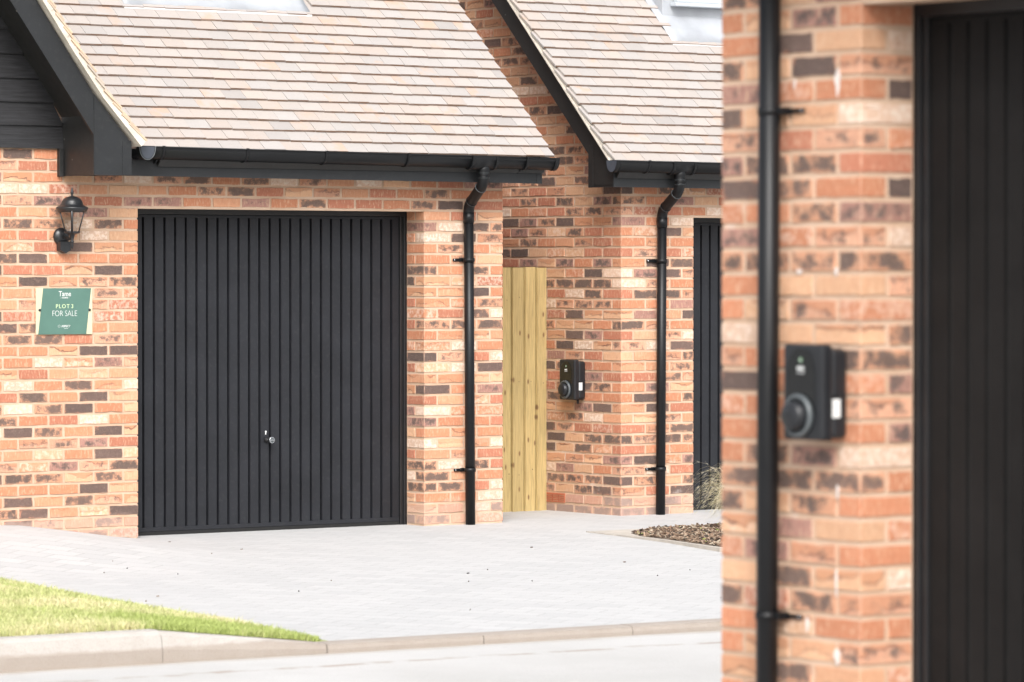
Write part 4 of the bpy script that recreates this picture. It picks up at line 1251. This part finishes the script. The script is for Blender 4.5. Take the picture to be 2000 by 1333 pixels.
def lime(x, z, w, h, y=-0.0035):
    b = MB(); P = []
    rl = random.Random(int(x*1000+z*777))
    for i in range(16):
        a = 2*math.pi*i/16; q_ = 1+rl.uniform(-0.2, 0.2)
        P.append((x+w*math.cos(a)*q_*(1 if math.sin(a) > 0 else 0.6), z+h*math.sin(a)*q_))
    b.prism(P, 1, y, y+0.004); b.build('lime_run', M['limes'], HC, layers=False)
for a_ in ((-0.107, 2.235, 0.013, 0.040), (-0.31, 2.235, 0.006, 0.014), (-0.285, 1.655, 0.014, 0.008), (-0.112, 1.655, 0.008, 0.014),
           (-0.110, 0.70, 0.006, 0.040), (-0.105, 0.98, 0.006, 0.024), (-0.245, 0.565, 0.008, 0.022), (-0.105, 0.475, 0.014, 0.024)):
    lime(*a_)
# ------------------------------------------------------------------ lettering
def text_mesh(body, size, mat, name, parent, loc, bold=0.0, align='CENTER', sx=1.0, spacing=1.0, thick=0.0006, rot=(math.pi/2, 0, 0)):
    cu = bpy.data.curves.new(name, 'FONT'); cu.body = body; cu.size = size; cu.align_x = align; cu.align_y = 'CENTER'
    cu.offset = bold; cu.extrude = thick; cu.space_character = spacing; cu.resolution_u = 4
    tmp = bpy.data.objects.new(name, cu); COL.objects.link(tmp)
    dg = bpy.context.evaluated_depsgraph_get(); dg.update()
    me = bpy.data.meshes.new_from_object(tmp.evaluated_get(dg))
    bpy.data.objects.remove(tmp)
    for v in me.vertices: v.co.x *= sx
    me.materials.clear(); me.materials.append(mat)
    o = bpy.data.objects.new(name, me); COL.objects.link(o); o.parent = parent
    o.location = loc; o.rotation_euler = rot
    return o

# ------------------------------------------------------------------ sign
sg = thing('sale_sign', 'green and cream plot for sale sign screwed to the brick under the wall lantern', 'sign', to_world(FA, (-0.562, 0, 1.42)), FA[1])
SW, SH = 0.210, 0.1505
mb = MB(); mb.box((-SW, -0.010, -SH), (SW, -0.0025, SH), b=0.001); mb.build('board', M['cream'], sg, layers=False)
mb = MB(); mb.prism([(-SW+0.052, SH-0.001), (SW-0.010, SH-0.001), (SW-0.047, -SH+0.001), (-SW+0.015, -SH+0.001)], 1, -0.0112, -0.0101)
mb.build('green_panel', M['green'], sg, layers=False)
for x in (-SW+0.026, SW-0.022):
    mb = MB(); mb.lathe([(0.009, 0), (0.009, -0.004), (0.005, -0.008)], (x, -0.0101, 0.008), 'Y', 14)
    mb.build('fixing_screw', M['black'], sg, layers=False)
TY = -0.0118
text_mesh('Tame', 0.047, M['white'], 'lettering', sg, (0.003, TY, 0.112), bold=0.0002, sx=0.86)
text_mesh('- HOMES -', 0.0125, M['white'], 'lettering', sg, (0.003, TY, 0.087), bold=0.0003, spacing=1.25)
text_mesh('PLOT', 0.037, M['palegreen'], 'lettering', sg, (-0.014, TY, 0.031), bold=0.0, spacing=1.25)
text_mesh('3', 0.037, M['palegreen'], 'lettering', sg, (0.058, TY, 0.031), bold=0.0)
text_mesh('FOR SALE', 0.054, M['white'], 'lettering', sg, (0.001, TY, -0.016), bold=-0.0011, sx=0.84, spacing=0.97)
text_mesh('ASPECT', 0.0195, M['white'], 'lettering', sg, (0.010, TY, -0.098), bold=0.0001)
mb = MB()
for i in range(5):
    a = math.pi/2+i*2*math.pi/5; a2 = a+2*math.pi/5
    p = Vector((-0.040+0.0085*math.cos(a), 0, -0.097+0.0085*math.sin(a))); q_ = Vector((-0.040+0.0085*math.cos(a2), 0, -0.097+0.0085*math.sin(a2)))
    mb.tube([(p.x, TY, p.z), (q_.x, TY, q_.z)], 0.0008, 5)
mb.build('emblem', M['white'], sg, layers=False)
mb = MB(); mb.box((-0.004, TY-0.0004, -0.1125), (0.026, TY+0.0004, -0.1105)); mb.build('small_print', M['white'], sg, layers=False)

# ------------------------------------------------------------------ wall lantern
LX, LY, LZ = -0.570, -0.125, 1.89
lt = thing('wall_lantern', 'black coach lantern with clear glass panes above the plot sign', 'wall light', to_world(FA, (LX, 0, 1.80)), FA[1])
o = lambda z: z-1.80
mb = MB()
mb.lathe([(0.058, 0), (0.058, -0.010), (0.050, -0.020), (0.036, -0.030), (0.018, -0.036)], (-0.012, -0.001, o(1.905)), 'Y', 28)
mb.build('back_plate', M['black'], lt, layers=False)
mb = MB()      # sensor housing: angled box under the plate
mb.prism([(-0.045, o(1.872)), (0.032, o(1.872)), (0.032, o(1.815)), (-0.004, o(1.796)), (-0.045, o(1.815))], 1, -0.052, -0.003)
mb.build('sensor_housing', M['black'], lt, layers=False)
mb = MB(); mb.tube(arc_path([(-0.008, -0.03, o(1.905)), (-0.004, -0.085, o(1.885)), (0.0, LY, o(1.893)), (0.0, LY, o(1.93))], 0.025), 0.010, 12)
mb.build('arm', M['black'], lt, layers=False)
mb = MB()
mb.lathe([(0.001, o(1.822)), (0.004, o(1.828)), (0.011, o(1.848)), (0.006, o(1.860)), (0.012, o(1.866)), (0.0125, o(1.872)), (0.009, o(1.880)), (0.016, o(1.905)), (0.018, o(1.915)), (0.032, o(1.922)), (0.050, o(1.926)), (0.053, o(1.934)), (0.050, o(1.938))], (0, LY, 0), 'Z', 28)
mb.build('base_cup', M['black'], lt, layers=False)
mb = MB()
mb.lathe([(0.094, o(2.060)), (0.104, o(2.084)), (0.106, o(2.089)), (0.100, o(2.095)), (0.082, o(2.103)), (0.073, o(2.112)), (0.068, o(2.130)), (0.056, o(2.148)), (0.034, o(2.160)), (0.016, o(2.165)), (0.008, o(2.168)), (0.007, o(2.176)), (0.0115, o(2.184)), (0.010, o(2.196)), (0.006, o(2.208)), (0.005, o(2.216)), (0.001, o(2.224))], (0, LY, 0), 'Z', 32)
mb.build('cap', M['black'], lt, layers=False)
mb = MB(); NG = 6
cor = lambda i, r: (r*math.cos(math.radians(60*i-121)), LY+r*math.sin(math.radians(60*i-121)))
for i in range(NG):
    a, b = cor(i, 0.050), cor(i, 0.092)
    mb.tube([(a[0], a[1], o(1.936)), (b[0], b[1], o(2.072))], 0.0038, 8)
ca_, sa_ = math.cos(math.radians(-121)), math.sin(math.radians(-121))
mb.tube([(0.050*ca_, LY+0.050*sa_, o(1.934)), (0.090*ca_, LY+0.090*sa_, o(2.07))], 0.0085, 8)
mb.build('lantern_frame', M['black'], lt, layers=False)
mb = MB()
for i in range(NG):
    a, b = cor(i, 0.047), cor(i+1, 0.047); c, d = cor(i+1, 0.088), cor(i, 0.088)
    k = len(mb.v); mb.v += [(a[0], a[1], o(1.937)), (b[0], b[1], o(1.937)), (c[0], c[1], o(2.07)), (d[0], d[1], o(2.07))]
    mb.face([k, k+1, k+2, k+3])
mb.build('glass', M['lampglass'], lt, layers=False)
mb = MB(); mb.lathe([(0.010, o(1.938)), (0.010, o(1.95)), (0.005, o(1.952)), (0.006, o(1.99)), (0.010, o(2.0)), (0.004, o(2.01))], (0.0, LY+0.01, 0), 'Z', 16)
mb.build('bulb', M['white'], lt, layers=False)

# ------------------------------------------------------------------ vehicle chargers
def charger(label, world, rz, w=0.185, h=0.292, depth=0.115, gland=0.030):
    """box hung on a wall; local x along the wall, -y out of the wall; origin at its lower centre"""
    c = thing('vehicle_charger', label, 'car charger', world, rz, 'black car chargers on the house walls')
    b = MB(); b.box((-w/2, -depth, 0), (w/2, -depth*0.62, h), b=0.010)
    b.build('front_cover', M['chb'], c, layers=False)
    b = MB(); b.box((-w/2+0.008, -depth*0.62+0.0005, 0.004), (w/2-0.008, -0.004, h-0.012), b=0.016)
    b.box((-w/2+0.005, -depth*0.62, h*0.46), (w/2-0.004, -0.012, h*0.475), b=0.001)
    b.build('casing', M['chb'], c, layers=False)
    # glossy arch panel on the front
    P = []; pw = w*0.36; cxp = -0.006
    for i in range(17):
        a = math.pi*i/16; P.append((cxp+pw*math.cos(a), h-0.012-pw*1.15+pw*1.15*math.sin(a)))
    P += [(cxp-pw, h*0.28), (cxp+pw, h*0.28)]
    b = MB(); b.prism(P, 1, -depth-0.0015, -depth-0.0002); b.build('display_panel', M['chg'], c, layers=False)
    sx_, sz_ = -0.013, 0.074
    b = MB(); b.lathe([(0.066, -0.0003), (0.067, -0.010), (0.063, -0.016), (0.055, -0.017), (0.052, -0.010), (0.050, -0.006)], (sx_, -depth-0.001, sz_), 'Y', 36)
    b.build('socket_ring', M['chring'], c, layers=False)
    b = MB(); b.lathe([(0.049, -0.004), (0.047, -0.014), (0.043, -0.034), (0.036, -0.040), (0.010, -0.043)], (sx_-0.003, -depth-0.001, sz_), 'Y', 36)
    b.build('socket_cover', M['chb'], c, layers=False)
    b = MB(); b.lathe([(0.0075, -0.0002), (0.0075, -0.0012)], (cxp, -depth-0.0016, h-0.048), 'Y', 18); b.build('badge', M['ledgreen'], c, layers=False)
    b = MB(); b.prism([(cxp-0.003, h-0.050), (cxp+0.001, h-0.040), (cxp+0.001, h-0.046), (cxp+0.004, h-0.046), (cxp-0.001, h-0.056), (cxp-0.001, h-0.050)], 1, -depth-0.0036, -depth-0.003)
    b.build('badge_bolt', M['white'], c, layers=False)
    text_mesh('EVEC', 0.0145, M['white'], 'lettering', c, (cxp, -depth-0.0022, h-0.074), bold=0.0006)
    b = MB(); b.box((cxp-0.016, -depth-0.0026, h-0.088), (cxp+0.016, -depth-0.0017, h-0.0855)); b.build('small_print', M['white'], c, layers=False)
    b = MB(); xs_ = w/2-0.0085
    b.box((xs_, -0.068, h*0.235), (xs_+0.002, -0.036, h*0.43), b=0.0006); b.build('sticker', M['white'], c, layers=False)
    b = MB(); b.tube([(0.035, -0.04, 0.008), (0.035, -0.04, -gland)], 0.009, 12)
    b.build('cable_gland', M['chb'], c, layers=False)
    return c
charger('large black car charger on the nearest brick pier beside its downpipe', to_world(FC, (-0.138, 0.0, 1.142)), FC[1], gland=0.004)
# the second hangs on the side wall, which runs in +y of that house and faces -x
charger('small black car charger on the side wall next to the timber fence', to_world(FB, (0.0, 0.497, 0.766)), FB[1]-math.pi/2)

# ------------------------------------------------------------------ fence between the houses
fn = thing('fence_panel', 'pale yellow vertical board timber fence closing the gap between two houses', 'fence', to_world(FB, (-0.6, 0.905, -0.07)), FB[1])
rf = random.Random(15); edges = [-0.60, -0.475, -0.345, -0.213, -0.105, 0.0]
edges = [-0.60+0.6+e for e in edges]
edges = [-1.16+0.0, -1.03, -0.90, -0.77, -0.65, -0.53, -0.42, -0.329, -0.213, -0.105, -0.002]
for i in range(len(edges)-1):
    a, b_ = edges[i]+0.6, edges[i+1]+0.6
    mb = MB(); v = rf.uniform(0.86, 1.12); base = (0.53*v, 0.405*v, 0.185*v)
    # feather-edge board: thick on one side, lapping the next
    k = len(mb.v); t0_, t1_ = 0.004, 0.032
    zt_ = 1.80+rf.uniform(-0.003, 0.003)
    P = [(a+0.003, 0.006-t1_), (b_-0.003, 0.006-t0_*3), (b_-0.003, 0.008), (a+0.003, 0.008)]
    for z_ in (0.0, zt_):
        for p in P: mb.v.append((p[0], p[1]-0.008, z_))
    for q_ in ((0, 1, 2, 3), (7, 6, 5, 4), (0, 4, 5, 1), (1, 5, 6, 2), (2, 6, 7, 3), (3, 7, 4, 0)): mb.face([k+t for t in q_], 0, False, base)
    bd = mb.build('board', M['wood'], fn, layers=True)
for zr_ in (0.25, 0.9, 1.55):
    mb = MB(); mb.box((-0.55, 0.001, zr_), (0.59, 0.040, zr_+0.07), b=0.002, base=(0.47, 0.385, 0.195)); mb.build('rail', M['wood'], fn, layers=True)
for i in range(6, len(edges)-1):
    for zr_ in (0.285, 0.935, 1.585):
        x = edges[i]*0.45+edges[i+1]*0.55+0.6+rf.uniform(-0.02, 0.02)
        mb = MB(); mb.lathe([(0.003, 0.004), (0.003, -0.0015)], (x, -0.008-0.004-0.020*0.55, zr_+rf.uniform(-0.03, 0.03)), 'Y', 8)
        mb.build('nail', M['doorblack'], fn, layers=False)

# ------------------------------------------------------------------ feather grass in the bed
gr = thing('feather_grass', 'dry straw coloured feather grass clump arching in front of the half hidden garage door', 'grass plant', (1.60, 28.15, -0.075))
mb = MB(); rg_ = random.Random(6)
for i in range(520):
    a = rg_.uniform(0, 6.283) if i % 3 == 0 else rg_.gauss(math.pi, 0.6)
    L = rg_.uniform(0.28, 0.56); H_ = L*rg_.uniform(0.35, 0.85); out = L*rg_.uniform(0.35, 0.80)
    bx, by = rg_.gauss(0, 0.03), rg_.gauss(0, 0.03)
    w = rg_.uniform(0.0018, 0.0034); droop = rg_.uniform(0.35, 1.0)
    c = rg_.choice([(0.80, 0.72, 0.52), (0.70, 0.62, 0.42), (0.86, 0.80, 0.64), (0.66, 0.60, 0.40), (0.60, 0.57, 0.34)])
    pts = []
    for s_ in range(9):
        t = s_/8; r_ = out*t**1.3; z_ = H_*(math.sin(t*math.pi*(0.5+0.38*droop))/1.0)
        wob = 0.012*math.sin(t*5+i)
        pts.append(Vector((bx+math.cos(a)*r_-math.sin(a)*wob, by+math.sin(a)*r_+math.cos(a)*wob, max(z_, 0.004))))
    k = len(mb.v)
    sd_ = Vector((-math.sin(a), math.cos(a), 0.4)).normalized()
    for j, p in enumerate(pts):
        ww = w*(1-0.75*j/8); mb.v += [tuple(p-sd_*ww), tuple(p+sd_*ww)]
    for j in range(8): mb.face([k+2*j, k+2*j+1, k+2*j+3, k+2*j+2], 0, False, c)
    # awns towards the tip
    if i % 2 == 0:
        for j in range(4, 9):
            for e in (-1, 1):
                p = pts[j]; d_ = (pts[j]-pts[j-1]).normalized()+sd_*0.5*e; q_ = p+d_*0.03
                k = len(mb.v); mb.v += [tuple(p), tuple(p+Vector((0, 0, 0.0012))), tuple(q_)]; mb.face([k, k+1, k+2], 0, False, c)
mb.build('foliage', M['straw'], gr, layers=True, fixn=False)
